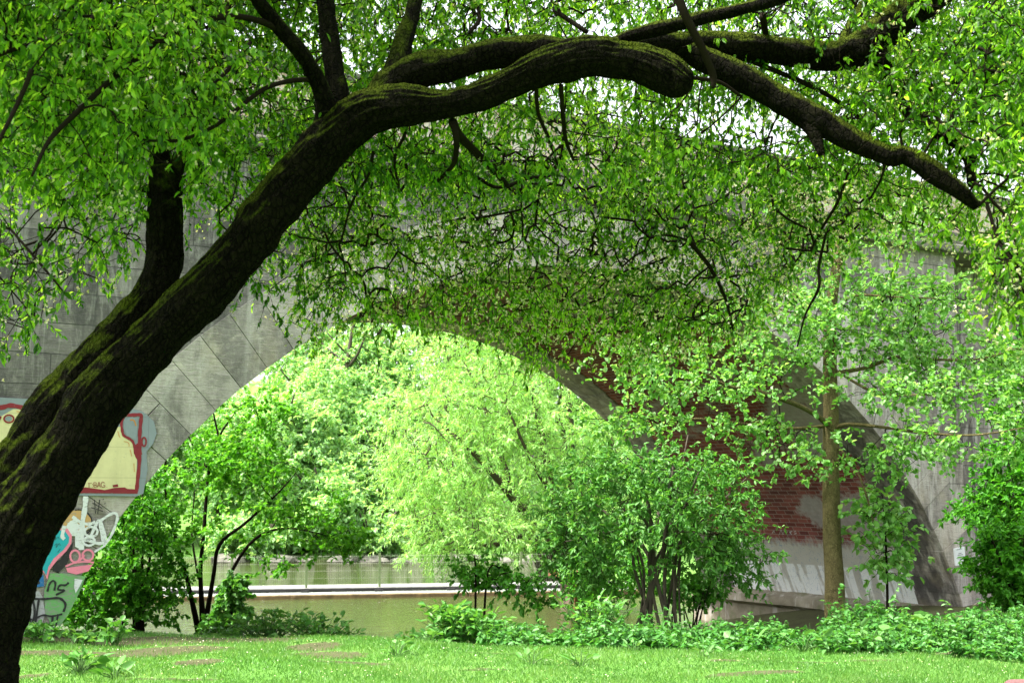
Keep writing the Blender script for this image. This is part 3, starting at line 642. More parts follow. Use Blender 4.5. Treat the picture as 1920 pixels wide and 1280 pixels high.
# ------------------------------------------------------------------ old crab apple in the foreground
Y0 = 6.0
bp = at(-105, 1560, Y0); bp[2] = gz(bp[0], bp[1])
crab = empty('crab_apple_tree', tuple(bp), 0, label='big leaning mossy crab apple tree in the foreground, arching over the whole view', cat='tree')
main = px_path([(-110, 1590, 6.0, 300), (-52, 1240, 6.0, 165), (-8, 1080, 6.0, 142), (40, 985, 6.0, 130), (107, 882, 6.0, 114), (201, 732, 6.0, 104), (320, 606, 6.0, 93), (440, 484, 6.0, 90), (543, 351, 6.0, 91), (608, 276, 6.0, 92), (682, 216, 5.98, 86), (752, 198, 5.95, 74), (840, 194, 5.92, 58), (905, 178, 5.9, 58), (965, 152, 5.88, 60), (1040, 122, 5.86, 76), (1110, 108, 5.85, 80), (1190, 116, 5.84, 74), (1245, 136, 5.83, 78), (1272, 153, 5.82, 66), (1286, 162, 5.82, 50), (1294, 167, 5.82, 22)])
back = px_path([(-60, 1000, 6.2, 150), (30, 880, 6.22, 116), (98, 785, 6.24, 104), (172, 697, 6.26, 98), (236, 620, 6.28, 88), (284, 562, 6.3, 78), (305, 500, 6.3, 69), (308, 440, 6.3, 66), (308, 380, 6.32, 64), (308, 320, 6.35, 58)])
limbs = [px_path([(690, 205, 6.0, 50), (735, 160, 6.02, 66), (790, 132, 6.04, 68), (850, 122, 6.06, 62), (920, 104, 6.06, 58), (1000, 95, 6.04, 54), (1080, 98, 6.02, 50), (1150, 96, 6.02, 40)]),
    px_path([(740, 160, 6.05, 60), (752, 95, 6.1, 40), (775, 20, 6.2, 30), (790, -60, 6.3, 24)]),
    px_path([(612, 250, 6.0, 60), (632, 195, 6.02, 46), (624, 110, 6.05, 38), (608, -10, 6.1, 34), (600, -120, 6.2, 26)]),
    px_path([(618, 235, 5.98, 46), (600, 160, 5.9, 33), (560, 95, 5.8, 30), (505, 30, 5.7, 27), (470, -20, 5.6, 24), (440, -90, 5.5, 18)]),
    px_path([(1120, 95, 6.0, 44), (1200, 84, 6.15, 48), (1280, 84, 6.3, 52), (1420, 90, 6.4, 56), (1540, 106, 6.5, 58), (1610, 92, 6.5, 70), (1660, 55, 6.5, 68), (1720, 15, 6.5, 56), (1790, -30, 6.6, 48), (1900, -90, 6.8, 34)]),
    px_path([(1150, 84, 6.1, 30), (1190, 66, 6.0, 28), (1290, 40, 5.9, 25), (1440, 4, 5.7, 22), (1560, -40, 5.6, 16)]),
    px_path([(1290, 95, 6.3, 44), (1350, 125, 6.28, 50), (1431, 168, 6.25, 52), (1515, 215, 6.2, 52), (1599, 262, 6.15, 46), (1666, 292, 6.1, 38), (1700, 292, 6.1, 36), (1750, 322, 6.05, 40), (1800, 360, 6.0, 30), (1832, 388, 6.0, 18)]),
    px_path([(1505, 218, 6.2, 34), (1527, 252, 6.18, 25), (1540, 290, 6.16, 14)]),
    px_path([(1622, 100, 6.5, 40), (1655, 125, 6.5, 32), (1685, 168, 6.5, 28), (1725, 172, 6.6, 24), (1775, 160, 6.7, 22), (1830, 138, 6.8, 18), (1930, 120, 6.9, 12)]),
    px_path([(1685, 165, 6.5, 26), (1702, 205, 6.5, 26), (1750, 242, 6.5, 26), (1800, 268, 6.5, 28), (1818, 300, 6.5, 26), (1822, 350, 6.5, 16)]),
    px_path([(308, 330, 6.35, 44), (288, 235, 6.3, 32), (262, 170, 6.25, 25), (228, 95, 6.2, 22), (200, 10, 6.1, 18), (170, -80, 6.0, 14)]),
    px_path([(308, 340, 6.35, 44), (350, 290, 6.5, 30), (385, 215, 6.6, 24), (405, 120, 6.8, 20), (430, 0, 7.0, 16)]),
    px_path([(1568, 108, 6.5, 26), (1590, 60, 6.6, 20), (1615, 15, 6.7, 16), (1630, -50, 6.8, 12)])]
thin = [px_path(q) for q in [
    [(535, 60, 5.75, 16), (480, 38, 5.65, 13), (420, 32, 5.5, 12), (330, 58, 5.3, 12), (232, 130, 5.1, 11), (150, 205, 4.9, 11), (92, 264, 4.8, 9), (60, 330, 4.7, 5)], [(590, 150, 5.9, 12), (545, 152, 5.8, 10), (490, 170, 5.6, 9), (410, 232, 5.4, 8), (340, 262, 5.3, 7), (280, 264, 5.2, 5)],
    [(470, 80, 5.8, 8), (410, 150, 5.6, 8), (330, 220, 5.5, 7), (270, 262, 5.4, 6)], [(180, 30, 5.4, 14), (150, 60, 5.2, 12), (132, 100, 5.1, 10), (110, 160, 5.0, 6)], [(60, 130, 4.7, 10), (40, 180, 4.7, 9), (0, 260, 4.6, 8), (-40, 330, 4.6, 6)],
    [(-60, 130, 4.9, 10), (20, 95, 4.9, 9), (90, 80, 5.0, 8), (140, 92, 5.1, 7)], [(848, 228, 5.95, 18), (862, 255, 6.1, 17), (898, 292, 6.4, 15), (925, 318, 6.6, 14), (952, 350, 6.8, 10)], [(850, 232, 5.95, 14), (856, 268, 6.0, 12), (850, 308, 6.2, 10), (820, 340, 6.5, 7)], [(952, 350, 6.8, 8), (985, 336, 7, 7), (1030, 330, 7.2, 6)], [(890, 330, 6.8, 6), (925, 350, 6.9, 7), (952, 350, 6.8, 7)],
    [(1052, 160, 5.9, 10), (1056, 220, 6.1, 9), (1062, 265, 6.4, 8), (1075, 300, 6.7, 5)], [(1005, 165, 5.9, 9), (1010, 215, 6.1, 8), (1030, 262, 6.4, 7), (1046, 310, 6.7, 5)], [(1262, -30, 5.6, 20), (1285, 30, 5.6, 18), (1318, 95, 5.65, 16), (1336, 140, 5.7, 14), (1338, 165, 5.7, 9)],
    [(1400, 112, 6.4, 10), (1470, 140, 6.5, 10), (1540, 172, 6.6, 9), (1600, 212, 6.7, 8), (1640, 242, 6.8, 6)], [(1300, 146, 6.0, 8), (1350, 155, 6.1, 8), (1390, 182, 6.2, 6)], [(1430, 30, 6.2, 14), (1437, 70, 6.4, 12)], [(1660, 305, 6.1, 6), (1650, 340, 6.3, 5), (1630, 375, 6.5, 4)],
    [(1590, 325, 6.4, 6), (1570, 380, 6.8, 6), (1540, 430, 7.2, 5), (1520, 470, 7.6, 4)], [(1550, 430, 7.2, 5), (1535, 500, 7.3, 6), (1535, 540, 7.3, 6), (1510, 590, 7.4, 4), (1495, 650, 7.4, 3)], [(1040, 20, 6.4, 10), (1100, 60, 6.2, 10)], [(880, -30, 6.6, 12), (900, 30, 6.4, 9), (880, 62, 6.2, 8)],
    [(1290, 450, 7.6, 9), (1330, 500, 7.7, 8), (1360, 560, 7.8, 6), (1375, 620, 7.9, 4)], [(700, 285, 6.2, 7), (690, 330, 6.5, 6), (660, 380, 6.8, 5), (640, 450, 7.0, 4)], [(760, 250, 6.1, 7), (740, 300, 6.5, 6), (750, 360, 6.9, 5)], [(1850, 380, 6.2, 7), (1872, 450, 6.1, 7), (1905, 500, 6.0, 6), (1925, 560, 6, 4)], [(20, 430, 5.6, 5), (80, 500, 5.5, 5), (130, 560, 5.5, 3)]]]
tube_obj('trunk', [main], M['crab_bark'], crab, k=90, sub=16, rough=.15, nsc=6.5, furrow=.11)
tube_obj('trunk', [back], M['crab_bark'], crab, k=70, sub=14, rough=.15, nsc=6., seed=4, furrow=.11, label='second stem behind the main trunk bending upright')
for i, l in enumerate(limbs): tube_obj('branch', [l], M['crab_bark'], crab, k=36, sub=10, rough=.17, nsc=9., seed=i * 3, furrow=.08)
for q in thin: tube_obj('bough', [q], M['twig_bark'], crab, k=7, sub=5, rough=.1, nsc=14)
# crown: shoots grown inside the volume under and over the limbs
lowx = [-60, 0, 60, 110, 160, 215, 260, 300, 350, 400, 440, 500, 540, 590, 640, 700, 760, 820, 870, 940, 1000, 1060, 1120, 1190, 1240, 1300, 1360, 1430, 1490, 1540, 1590, 1640, 1720, 1800, 1840, 1880, 1960]
lowy = [640, 640, 640, 590, 560, 520, 470, 440, 400, 415, 480, 590, 640, 640, 610, 600, 600, 610, 590, 640, 690, 660, 650, 670, 640, 610, 620, 590, 540, 500, 470, 450, 440, 460, 520, 600, 610]
def crab_ok(P, jit):
    x, y = pix(P); yb = np.interp(x, lowx, lowy) - 28 + 34 * sst(560, 700, x) * (1 - sst(1300, 1450, x)) + jit
    Yd = P[:, 1]
    dens = np.where(y < 240, 1., np.where(x < 560, np.interp(y, [200, 310, 400, 640], [.95, .75, .2, .15]), np.interp(y, [240, 420, 540, 700], [.95, .9, .6, .32])))
    dens = np.where(x > 1540, dens * np.interp(y, [200, 330, 500], [1, .8, .6]), dens)
    cl = np.array([noise.noise(Vector(p) * 1.5) for p in P]); mid_ = sst(520, 700, x) * (1 - sst(1560, 1720, x)); dens = np.maximum(dens * (1 - .45 * mid_ * (y < 300)), np.interp(y, [60, 230, 330, 620], [.28, .42, .85, .8]) * mid_ * (y < 620)) * np.clip(.85 + .15 * mid_ + (1.9 - mid_) * cl, .04, 1.25)
    sky = np.exp(-(((x - 1400) / 95) ** 2 + ((y - 235) / 42) ** 2)) + .8 * np.exp(-(((x - 1150) / 70) ** 2 + ((y - 48) / 24) ** 2)) + .8 * np.exp(-(((x - 1870) / 45) ** 2 + ((y - 320) / 45) ** 2)) + .6 * np.exp(-(((x - 560) / 60) ** 2 + ((y - 30) / 30) ** 2)) + .5 * np.exp(-(((x - 880) / 90) ** 2 + ((y - 30) / 20) ** 2))
    dens = dens * (1 - np.clip(sky, 0, .97))
    near = np.interp(x, [-60, 300, 560, 800, 1500, 1960], [4.6, 4.9, 5.6, 6.2, 6.0, 5.0]); far = np.interp(x, [-60, 400, 800, 1500, 1960], [8.5, 8.5, 9.4, 9.4, 8.5])
    near = np.where(y > 330, near + np.interp(x, [0, 400, 700, 1500, 1800], [.2, .6, 1.5, 1.3, 0]), near)
    # keep the lit trunk and limbs mostly clear in front
    inside = (x > -70) & (x < 1990) & (y > -120) & (y < yb) & (Yd > near) & (Yd < far) & (P[:, 2] > 1.5)
    return inside & (R_.random(len(P)) < dens)
N = []
while sum(len(q) for q in N) < 12000:
    n = 6000; px_ = R_.uniform(-70, 1990, n); py_ = R_.uniform(-120, 700, n); Yq = R_.uniform(4.6, 10, n)
    y_ = -(py_ - 640) / F; dx = (px_ - 960) / F; dy = CP - y_ * SP; dz = SP + y_ * CP; t = Yq / dy
    P = np.stack([dx * t, Yq, EYE + dz * t], 1); N.append(P[crab_ok(P, R_.normal(0, 16, n))])
for q in range(40):      # the hanging fringe
    n = 4000; px_ = R_.uniform(470, 1560, n); py_ = R_.uniform(400, 690, n); Yq = R_.uniform(7, 9.6, n)
    y_ = -(py_ - 640) / F; dx = (px_ - 960) / F; dy = CP - y_ * SP; dz = SP + y_ * CP; t = Yq / dy
    P = np.stack([dx * t, Yq, EYE + dz * t], 1); cl = np.array([noise.noise(Vector(p) * 2.2) for p in P])
    yb = np.interp(px_, lowx, lowy) - 22 + R_.normal(0, 10, n) + 70 * cl - np.where(px_ < 560, 30, 0) - 25 * np.exp(-((px_ - 700) / 60) ** 2)
    N.append(P[(py_ < yb) & (cl > np.interp(px_, [470, 700], [.16, .06])) & (R_.random(n) < .07)])
    if sum(len(z) for z in N) > 13700: break
N = np.vstack(N)
# branches traced in front of the wall keep a clear view: thin the leaves between the eye and the two stems
stem = np.vstack([np.column_stack(pix(catmull(np.array(p), 6)[:, :3])) for p in (main, back, limbs[0], limbs[4], limbs[6], limbs[2], limbs[3])])
stY = 6.05
def clear(P, d=62, pr=.1):
    x, y = pix(P); m = np.min(np.hypot(x[:, None] - stem[None, :, 0], y[:, None] - stem[None, :, 1]), axis=1)
    return ~((m < d) & (P[:, 1] < stY + .15) & (R_.random(len(P)) > pr))
N = N[clear(N)]
up_ = np.column_stack([np.concatenate([R_.uniform(-7, 5.5, 2600), R_.uniform(-6.5, 0, 2900), R_.uniform(1.8, 5.5, 800)]), np.concatenate([R_.uniform(1.5, 6.4, 2600), R_.uniform(1.5, 8, 3700)]), R_.uniform(4.6, 7.2, 6300)])   # unseen crown above the frame, added to shade the leaves in view
x_, y_ = pix(up_); up_ = up_[(y_ < -60) & (up_[:, 2] > 4.6) & ((up_[:, 0] < -.6) | ((up_[:, 1] < 4.6) & (R_.random(len(up_)) < .5)) | (up_[:, 0] > 2.2))]
skel = densify([main] + [back] + limbs + thin)[:, :3]
skel = skel[skel[:, 2] > 2.6]
def crab_tone(P): 
    n_ = np.array([noise.noise(Vector(p) * 1.1 + Vector((9, 3, 1))) for p in P]); return np.clip(.45 + .45 * n_ + R_.normal(0, .33, len(P)), 0, 1)
nodes, ends = woody(crab, skel, np.vstack([N, up_]), 14, .2, 1.0, .045, .019, M['crab_leaf'], M['twig_bark'], r0=.0016, rmax=.0075, up=.3, ldroop=1.0, tonef=crab_tone, szf=lambda P: np.where((P[:, 2] > 4.5) & (pix(P)[1] < -90), 2.3, np.interp(P[:, 1], [4.5, 6, 8, 10], [.98, .94, .82, .74])), keep=lambda P: clear(P, 46, .04))  # leaves of the unseen upper crown are enlarged so it shades more
# fading blossom on the outer, hanging shoots
x, y = pix(ends); yb = np.interp(x, lowx, lowy); k = (y > yb - 190) & (y > 330) & (R_.random(len(ends)) < np.interp(x, [0, 450, 600], [.25, .3, .75])) | (R_.random(len(ends)) < .1)
bp_ = (ends[k][:, None] + R_.normal(0, .035, (k.sum(), 5, 3))).reshape(-1, 3); n = len(bp_)
Pq = np.repeat(bp_, 4, 0); Dq = nrm(R_.normal(size=(n * 4, 3)))
Pq, Dq = (lambda kk: (Pq[kk], Dq[kk]))(clear(Pq, 50, .02)); n = len(Pq) // 4; Pq, Dq = Pq[:n * 4], Dq[:n * 4]
leaf_obj('blossom', Pq, Dq, R_.uniform(.009, .016, n * 4), .01, M['blossom'], crab, up=.5, fold=.3, tone=R_.random(n * 4))
# ------------------------------------------------------------------ generic trees
def blobs(bl, n):
    """bl: (px, py, Y, rx_px, ry_px, ry_metres, weight) crown masses"""
    w = np.array([b[6] for b in bl], float); w /= w.sum(); out = []
    for b, k in zip(bl, w):
        c = at(b[0], b[1], b[2]); out.append(ball(c, (b[3] * b[2] / F, b[5], b[4] * b[2] / F), max(2, int(n * k))))
    return np.vstack(out)
def tree(name, base, label, cat, stems, nodes, per, ln, L, W, leafm, barkm, droop=.2, group=None, trunk_k=10, rough=.1, tw=None, stem_name='trunk', r0=.0022, rmax=.012, sub=5, **kw):
    t = empty(name, tuple(base), 0, label=label, cat=cat, group=group)
    for i, s in enumerate(stems): tube_obj(stem_name if i == 0 or stem_name != 'trunk' else 'limb', [s], barkm, t, k=trunk_k, sub=sub, rough=rough, nsc=6, seed=i)
    sk = densify(stems)[:, :3]
    woody(t, sk, nodes, per, ln, droop, L, W, leafm, tw or M['twig_bark'], r0=r0, rmax=rmax, **kw)
    return t
def base_of(px, py, Y):
    p = at(px, py, Y); p[2] = gz(p[0], p[1]); return p
def rooted(path, base):
    q = [np.append(base - [0, 0, .1], path[0][3] * 1.15)] + path[1:]; return q
# young tree right of centre, its smooth trunk in front of the vault
Yt = 15.6; b = base_of(1565, 1165, Yt)
st = [rooted(px_path([(1568, 1170, Yt, 46), (1565, 1100, Yt, 36), (1560, 1000, Yt, 33), (1558, 880, Yt, 31), (1558, 780, Yt, 29), (1556, 680, Yt, 25), (1558, 580, Yt, 21), (1572, 480, Yt, 19), (1585, 400, Yt, 15), (1590, 320, Yt, 11)]), b)]
st += [px_path(q, .72) for q in [[(1558, 800, Yt, 16), (1530, 778, 15.3, 13), (1490, 757, 15.0, 13), (1420, 733, 14.6, 11), (1360, 722, 14.3, 9), (1290, 680, 14, 6), (1220, 660, 13.8, 3)], [(1556, 798, Yt, 10), (1480, 803, 15.4, 8), (1400, 795, 15.2, 7), (1310, 785, 15, 5), (1200, 790, 14.8, 3)],
    [(1560, 805, Yt, 14), (1590, 795, 15.4, 10), (1650, 800, 15, 8), (1740, 812, 14.6, 7), (1830, 815, 14.2, 5), (1930, 800, 13.9, 3)], [(1560, 700, Yt, 12), (1620, 690, 15.8, 10), (1690, 668, 16, 9), (1760, 674, 16.1, 7), (1840, 672, 16.2, 5), (1950, 640, 16.3, 3)],
    [(1690, 670, 16, 7), (1715, 650, 16.1, 6), (1745, 628, 16.2, 4)], [(1558, 590, Yt, 8), (1600, 555, 15.5, 7), (1680, 557, 15.4, 5), (1770, 560, 15.3, 3)], [(1558, 600, Yt, 9), (1530, 600, 15.3, 7), (1480, 585, 15, 5), (1400, 560, 14.8, 3)], [(1562, 830, Yt, 7), (1600, 870, 15.4, 6), (1625, 930, 15.3, 5), (1640, 990, 15.3, 3)],
    [(1585, 420, Yt, 8), (1640, 370, 15.6, 6), (1700, 340, 15.6, 4)], [(1570, 500, Yt, 8), (1500, 460, 15.4, 6), (1420, 440, 15.2, 4)], [(1560, 690, Yt, 8), (1640, 735, 15.2, 7), (1720, 740, 14.9, 5), (1850, 730, 14.6, 3)]]]
nd = blobs([(1330, 725, 14.4, 230, 28, .8, 2.0), (1300, 792, 14.9, 210, 15, .7, 1.0), (1200, 665, 14, 110, 28, .7, 1.0), (1440, 600, 15, 150, 50, .9, 2.6), (1430, 665, 15, 140, 30, .9, 1.6), (1640, 550, 15.6, 200, 45, 1.0, 3), (1770, 590, 15.8, 170, 55, 1.0, 2.6), (1800, 670, 16, 190, 32, 1.0, 2.6), (1740, 735, 15, 210, 34, 1.0, 2.6), (1820, 812, 14.4, 160, 50, .8, 2.4), (1620, 640, 15.5, 110, 30, .6, 1.2), (1650, 860, 15.1, 80, 40, .5, .7), (1640, 960, 15.3, 34, 60, .3, .5),
            (1600, 420, 15.6, 170, 90, 1.1, 3), (1500, 850, 15, 150, 50, .7, 1.2), (1150, 795, 14.6, 90, 22, .6, .5)], 2050)
cl = np.array([noise.noise(Vector(p) * 1.4) for p in nd]); nd = nd[cl > -.2]
tree('young_lime_tree', b, 'slender young tree with a straight pale brown trunk in front of the brick vault', 'tree', st, nd, 12,   .28, .062, .05, M['lime_leaf'], M['young_bark'], droop=.15, trunk_k=16, rough=.06, shape='oval', up=1.0, ldroop=.15)
# elder bush in the middle
Ye = 16.6; b = base_of(1232, 1140, Ye); st = []
for i, (x1, y1, w) in enumerate([(1080, 860, 10), (1130, 820, 11), (1200, 800, 13), (1262, 820, 14), (1310, 830, 12), (1370, 870, 11), (1410, 960, 8), (1060, 960, 9), (1240, 880, 15), (1180, 880, 10), (1330, 950, 9), (1290, 760, 8), (1400, 840, 6), (1030, 1010, 6)]):
    dy = R_.uniform(-.9, .9); mx = 1232 + (x1 - 1232) * .35
    st.append(rooted(px_path([(1232, 1140, Ye, w * .6), (1232 + (mx - 1232) * .5 + R_.uniform(-14, 14), 1080, Ye, w * .6), (mx + R_.uniform(-8, 8), 1000, Ye + dy * .4, w * .65), (x1, y1 + 55, Ye + dy, w * .25)]), b + R_.normal(0, .3, 3) * [1, 1, 0]))
nd = blobs([(1210, 985, Ye, 200, 125, 1.3, 8), (1110, 960, Ye, 110, 110, 1.0, 4), (1330, 970, Ye, 110, 120, 1.0, 4), (1090, 1050, Ye, 70, 60, .6, 1.5), (1390, 1040, Ye, 60, 70, .6, 1.4), (1290, 880, Ye, 120, 38, .8, 1.0), (1180, 875, Ye, 100, 35, .8, .9)], 1350)
cl = np.array([noise.noise(Vector(p) * 1.7) for p in nd]); nd = nd[cl > -.3]
x, y = pix(nd); nd = nd[(nd[:, 2] > .25) & ~((y > 1040) & (np.abs(x - 1240) < 90) & (R_.random(len(nd)) < .75))]
tree('elder_bush', b, 'large dark green elder bush of many arching stems in front of the bridge opening', 'bush', st, nd, 17, .3, .08, .032, M['elder_leaf'], M['grey_bark'], droop=.1, stem_name='stem', trunk_k=8, up=.8, ldroop=.35)
# pale willow across the water
Yw = 40.; b = base_of(1030, 1060, Yw); st = []
for pts in [[(1040, 1060, Yw, 34), (1010, 1000, Yw, 22), (975, 950, Yw, 17), (900, 860, Yw - .5, 12), (820, 790, Yw - 1, 6)], [(1040, 1060, Yw, 34), (1035, 940, Yw, 18), (1022, 850, Yw, 14), (1000, 740, Yw, 9), (980, 650, Yw, 5)], [(1044, 1060, Yw, 34), (1060, 940, Yw + .5, 16), (1072, 820, Yw + .6, 11), (1060, 700, Yw + .5, 7)],
            [(1040, 1050, Yw, 26), (990, 1010, Yw - .6, 13), (930, 1020, Yw - 1.2, 9), (850, 1030, Yw - 1.6, 5)], [(975, 950, Yw, 13), (930, 830, Yw + .6, 9), (900, 740, Yw + .8, 6), (860, 660, Yw + 1, 4)], [(1050, 1050, Yw, 26), (1110, 930, Yw, 16), (1150, 820, Yw, 10), (1180, 700, Yw, 6)], [(1035, 930, Yw, 10), (990, 850, Yw - 1, 7), (950, 760, Yw - 1.4, 4)]]:
    st.append(rooted(px_path(pts), b) if pts[0][1] >= 1050 else px_path(pts))
nd = blobs([(900, 730, Yw, 170, 120, 3, 5), (820, 830, Yw - 1, 130, 120, 2.5, 4), (830, 960, Yw - 1.4, 110, 90, 2, 3), (950, 860, Yw, 150, 170, 3, 6), (1040, 760, Yw, 160, 150, 3, 5), (930, 990, Yw - 1.4, 120, 60, 2, 3), (1130, 880, Yw, 120, 150, 2.5, 3), (860, 640, Yw + .5, 110, 60, 2, 2), (980, 640, Yw + .5, 120, 60, 2, 2), (780, 880, Yw - 1, 60, 60, 1.5, 1), (820, 1030, Yw - 2, 60, 30, 1, .8)], 2300)
x, y = pix(nd); nd = nd[nd[:, 2] > -.9]
tree('willow_tree', b, 'bright yellow green willow with fanning limbs leaning over the pond beyond the arch', 'tree', st, nd, 34, .85, .16, .032, M['willow_leaf'], M['willow_bark'], droop=.7, dspread=.6, shape='narrow', r0=.005, rmax=.03, up=.5, ldroop=.6, tw=M['willow_bark'], spread=.7)
# far bank: pale trees that fill the opening
def bank_tree(px, Y, top, w, label, n=900, mat_='bank_leaf', seed=0, trunk=True, low=1040, name='bank_tree', lf=.2):
    b = base_of(px, 1050, Y); H = at(px, top, Y)[2]; r = w * Y / F
    st = [[np.append(b - [0, 0, .2], .26), np.append(b + [0.1, 0, H * .35], .2), np.append(b + [-.15, .1, H * .65], .13), np.append(b + [.2, 0, H * .92], .05)]]
    for k in range(7):
        a = R_.uniform(0, 6.28); z0 = H * R_.uniform(.3, .75); d = np.array([math.cos(a), math.sin(a), .55]) * r * R_.uniform(.5, .8)
        st.append([np.append(b + [0, 0, z0], .09), np.append(b + d * .5 + [0, 0, z0], .06), np.append(b + d + [0, 0, z0 + .4], .03)])
    c = b + np.array([0, 0, H * .55]); nd = []
    for k in range(13):
        cc = c + ball((0, 0, 0), (r * .7, r * .6, H * .38), 1)[0]; nd.append(ball(cc, (r * .45, r * .45, H * .16), n // 13))
    nd = np.vstack(nd); nd = nd[nd[:, 2] > b[2] + .15]
    return tree(name, b, label, 'tree', st, nd, 22, .7, lf, lf * .55, M[mat_], M['grey_bark'], droop=.25, group='trees on the far bank', r0=.006, rmax=.03, sub=3, rough=0, trunk_k=8, up=.7, ldroop=.3)
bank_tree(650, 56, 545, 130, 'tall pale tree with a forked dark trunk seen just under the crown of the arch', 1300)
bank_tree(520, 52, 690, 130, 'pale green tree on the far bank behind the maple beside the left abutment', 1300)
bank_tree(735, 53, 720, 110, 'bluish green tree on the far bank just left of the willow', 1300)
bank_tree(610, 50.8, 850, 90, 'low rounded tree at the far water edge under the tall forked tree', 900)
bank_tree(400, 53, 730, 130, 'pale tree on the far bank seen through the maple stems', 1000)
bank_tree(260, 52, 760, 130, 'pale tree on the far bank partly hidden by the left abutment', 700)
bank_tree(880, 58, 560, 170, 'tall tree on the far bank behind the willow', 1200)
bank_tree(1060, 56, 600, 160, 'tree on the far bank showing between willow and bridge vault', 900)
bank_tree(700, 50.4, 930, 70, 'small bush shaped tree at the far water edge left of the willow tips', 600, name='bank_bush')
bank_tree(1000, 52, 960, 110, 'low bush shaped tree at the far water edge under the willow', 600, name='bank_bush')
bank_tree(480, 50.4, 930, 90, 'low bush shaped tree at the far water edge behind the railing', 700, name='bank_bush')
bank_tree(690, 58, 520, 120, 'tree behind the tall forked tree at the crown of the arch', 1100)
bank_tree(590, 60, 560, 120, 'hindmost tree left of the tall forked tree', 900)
far = []
for k in range(60): far.append(ball((R_.uniform(-34, 24), R_.uniform(66, 76), R_.uniform(1, 8.5)), (4, 3, 2.2), 420))
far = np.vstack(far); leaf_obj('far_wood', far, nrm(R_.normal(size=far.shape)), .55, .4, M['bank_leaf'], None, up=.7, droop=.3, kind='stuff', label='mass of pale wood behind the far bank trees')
# rocks along the far waterline
for i in range(14):
    px_ = 430 + i * 52 + R_.uniform(-15, 15); p = at(px_, 1057, 49.2); r = R_.uniform(.25, .55)
    bm = bmesh.new(); bmesh.ops.create_icosphere(bm, subdivisions=2, radius=r)
    for v_ in bm.verts: v_.co = Vector((v_.co.x * 1.4, v_.co.y, v_.co.z * .6)) * (1 + .35 * noise.noise(v_.co * 2.5 + Vector((i * 7, 0, 0))))
    me = bpy.data.meshes.new('bank_rock'); bm.to_mesh(me); bm.free()
    o = link('bank_rock', me, M['cornice'], None, False, label='dark rock at the far waterline of the pond behind the railing', cat='rock', group='rocks along the far waterline'); o.location = (p[0], p[1], -1.08)
# maple clump on the left bank beyond the arch
Ym = 24.; b = base_of(375, 1175, Ym); st = []
for pts in [[(368, 1175, Ym, 17), (352, 1090, Ym, 11), (330, 1010, Ym, 9), (312, 930, Ym, 8), (310, 870, Ym, 7), (318, 800, Ym, 1.5)], [(376, 1175, Ym, 19), (376, 1080, Ym, 12), (382, 1000, Ym, 10), (392, 880, Ym, 9), (410, 820, Ym, 7), (450, 760, Ym, 1.5)], [(384, 1175, Ym, 16), (400, 1080, Ym - .3, 11), (412, 1020, Ym - .4, 10), (460, 980, Ym - .7, 8), (520, 925, Ym - 1, 5), (560, 880, Ym - 1, 1.2)],
            [(390, 1172, Ym, 13), (430, 1080, Ym - .5, 10), (478, 1010, Ym - .8, 8), (540, 990, Ym - 1.2, 6), (620, 1005, Ym - 1.6, 1.2)], [(392, 880, Ym, 7), (370, 850, Ym + .4, 5), (340, 790, Ym + .5, 3)], [(410, 820, Ym, 6), (400, 760, Ym + .3, 4), (420, 720, Ym + .3, 3)], [(372, 1085, Ym, 6), (360, 1000, Ym + .4, 5), (365, 920, Ym + .6, 3)]]:
    st.append(rooted(px_path(pts, .68), b + R_.normal(0, .1, 3) * [1, 1, 0]) if pts[0][1] > 1160 else px_path(pts, .68))
nd = blobs([(440, 800, Ym, 90, 80, 1.3, 3.4), (500, 760, Ym, 50, 40, .8, 1), (390, 870, Ym, 90, 60, 1.2, 2.2), (470, 900, Ym - .5, 90, 60, 1.2, 2.6), (560, 960, Ym - 1, 90, 42, 1.0, 2.6), (630, 1015, Ym - 1.5, 60, 28, .7, 1.3), (330, 980, Ym, 70, 60, 1, 1.6), (430, 1010, Ym - .6, 70, 40, .8, 1.0), (500, 1050, Ym - 1, 60, 22, .6, .7), (360, 760, Ym, 70, 50, 1, 1)], 1050)
cl = np.array([noise.noise(Vector(p) * 1.1) for p in nd]); nd = nd[cl > -.08]
tree('maple_clump', b, 'multi stemmed maple with thin dark trunks at the left water edge beyond the arch', 'tree', st, nd, 14, .3, .085, .07, M['maple_leaf'], M['twig_bark'], droop=.05, trunk_k=9, up=1.3, ldroop=.1)
Yv = 23.5; b = base_of(265, 1180, Yv); st = []
for x1, y1, w in [(215, 1000, 5), (240, 940, 6), (268, 900, 7), (290, 960, 6), (230, 900, 5), (180, 1060, 5), (310, 1020, 4)]:
    st.append(rooted(px_path([(265, 1180, Yv, w * 1.7), (265 + (x1 - 265) * .3, 1110, Yv, w), (x1, y1, Yv + R_.uniform(-.5, .5), w * .5)]), b + R_.normal(0, .3, 3) * [1, .4, 0]))
nd = blobs([(230, 1040, Yv, 110, 100, 1.0, 4), (260, 940, Yv, 70, 80, 1, 2), (180, 1110, Yv, 90, 60, .8, 2.4), (290, 1100, Yv, 70, 70, .8, 1.5), (150, 1150, Yv, 80, 25, .7, .8)], 900)
tree('riverside_shrub', b, 'dark green shrub with thin stems beside the left foot of the arch', 'bush', st, nd, 13, .28, .095, .06, M['shrub_leaf'], M['twig_bark'], droop=.1, stem_name='stem', up=.9)
Yi = 23.; b = base_of(430, 1175, Yi)
nd = blobs([(424, 1135, Yi, 20, 40, .35, 2.4), (442, 1098, Yi, 20, 22, .3, 1), (416, 1166, Yi, 36, 12, .4, 1), (452, 1150, Yi, 14, 20, .3, .6)], 190)
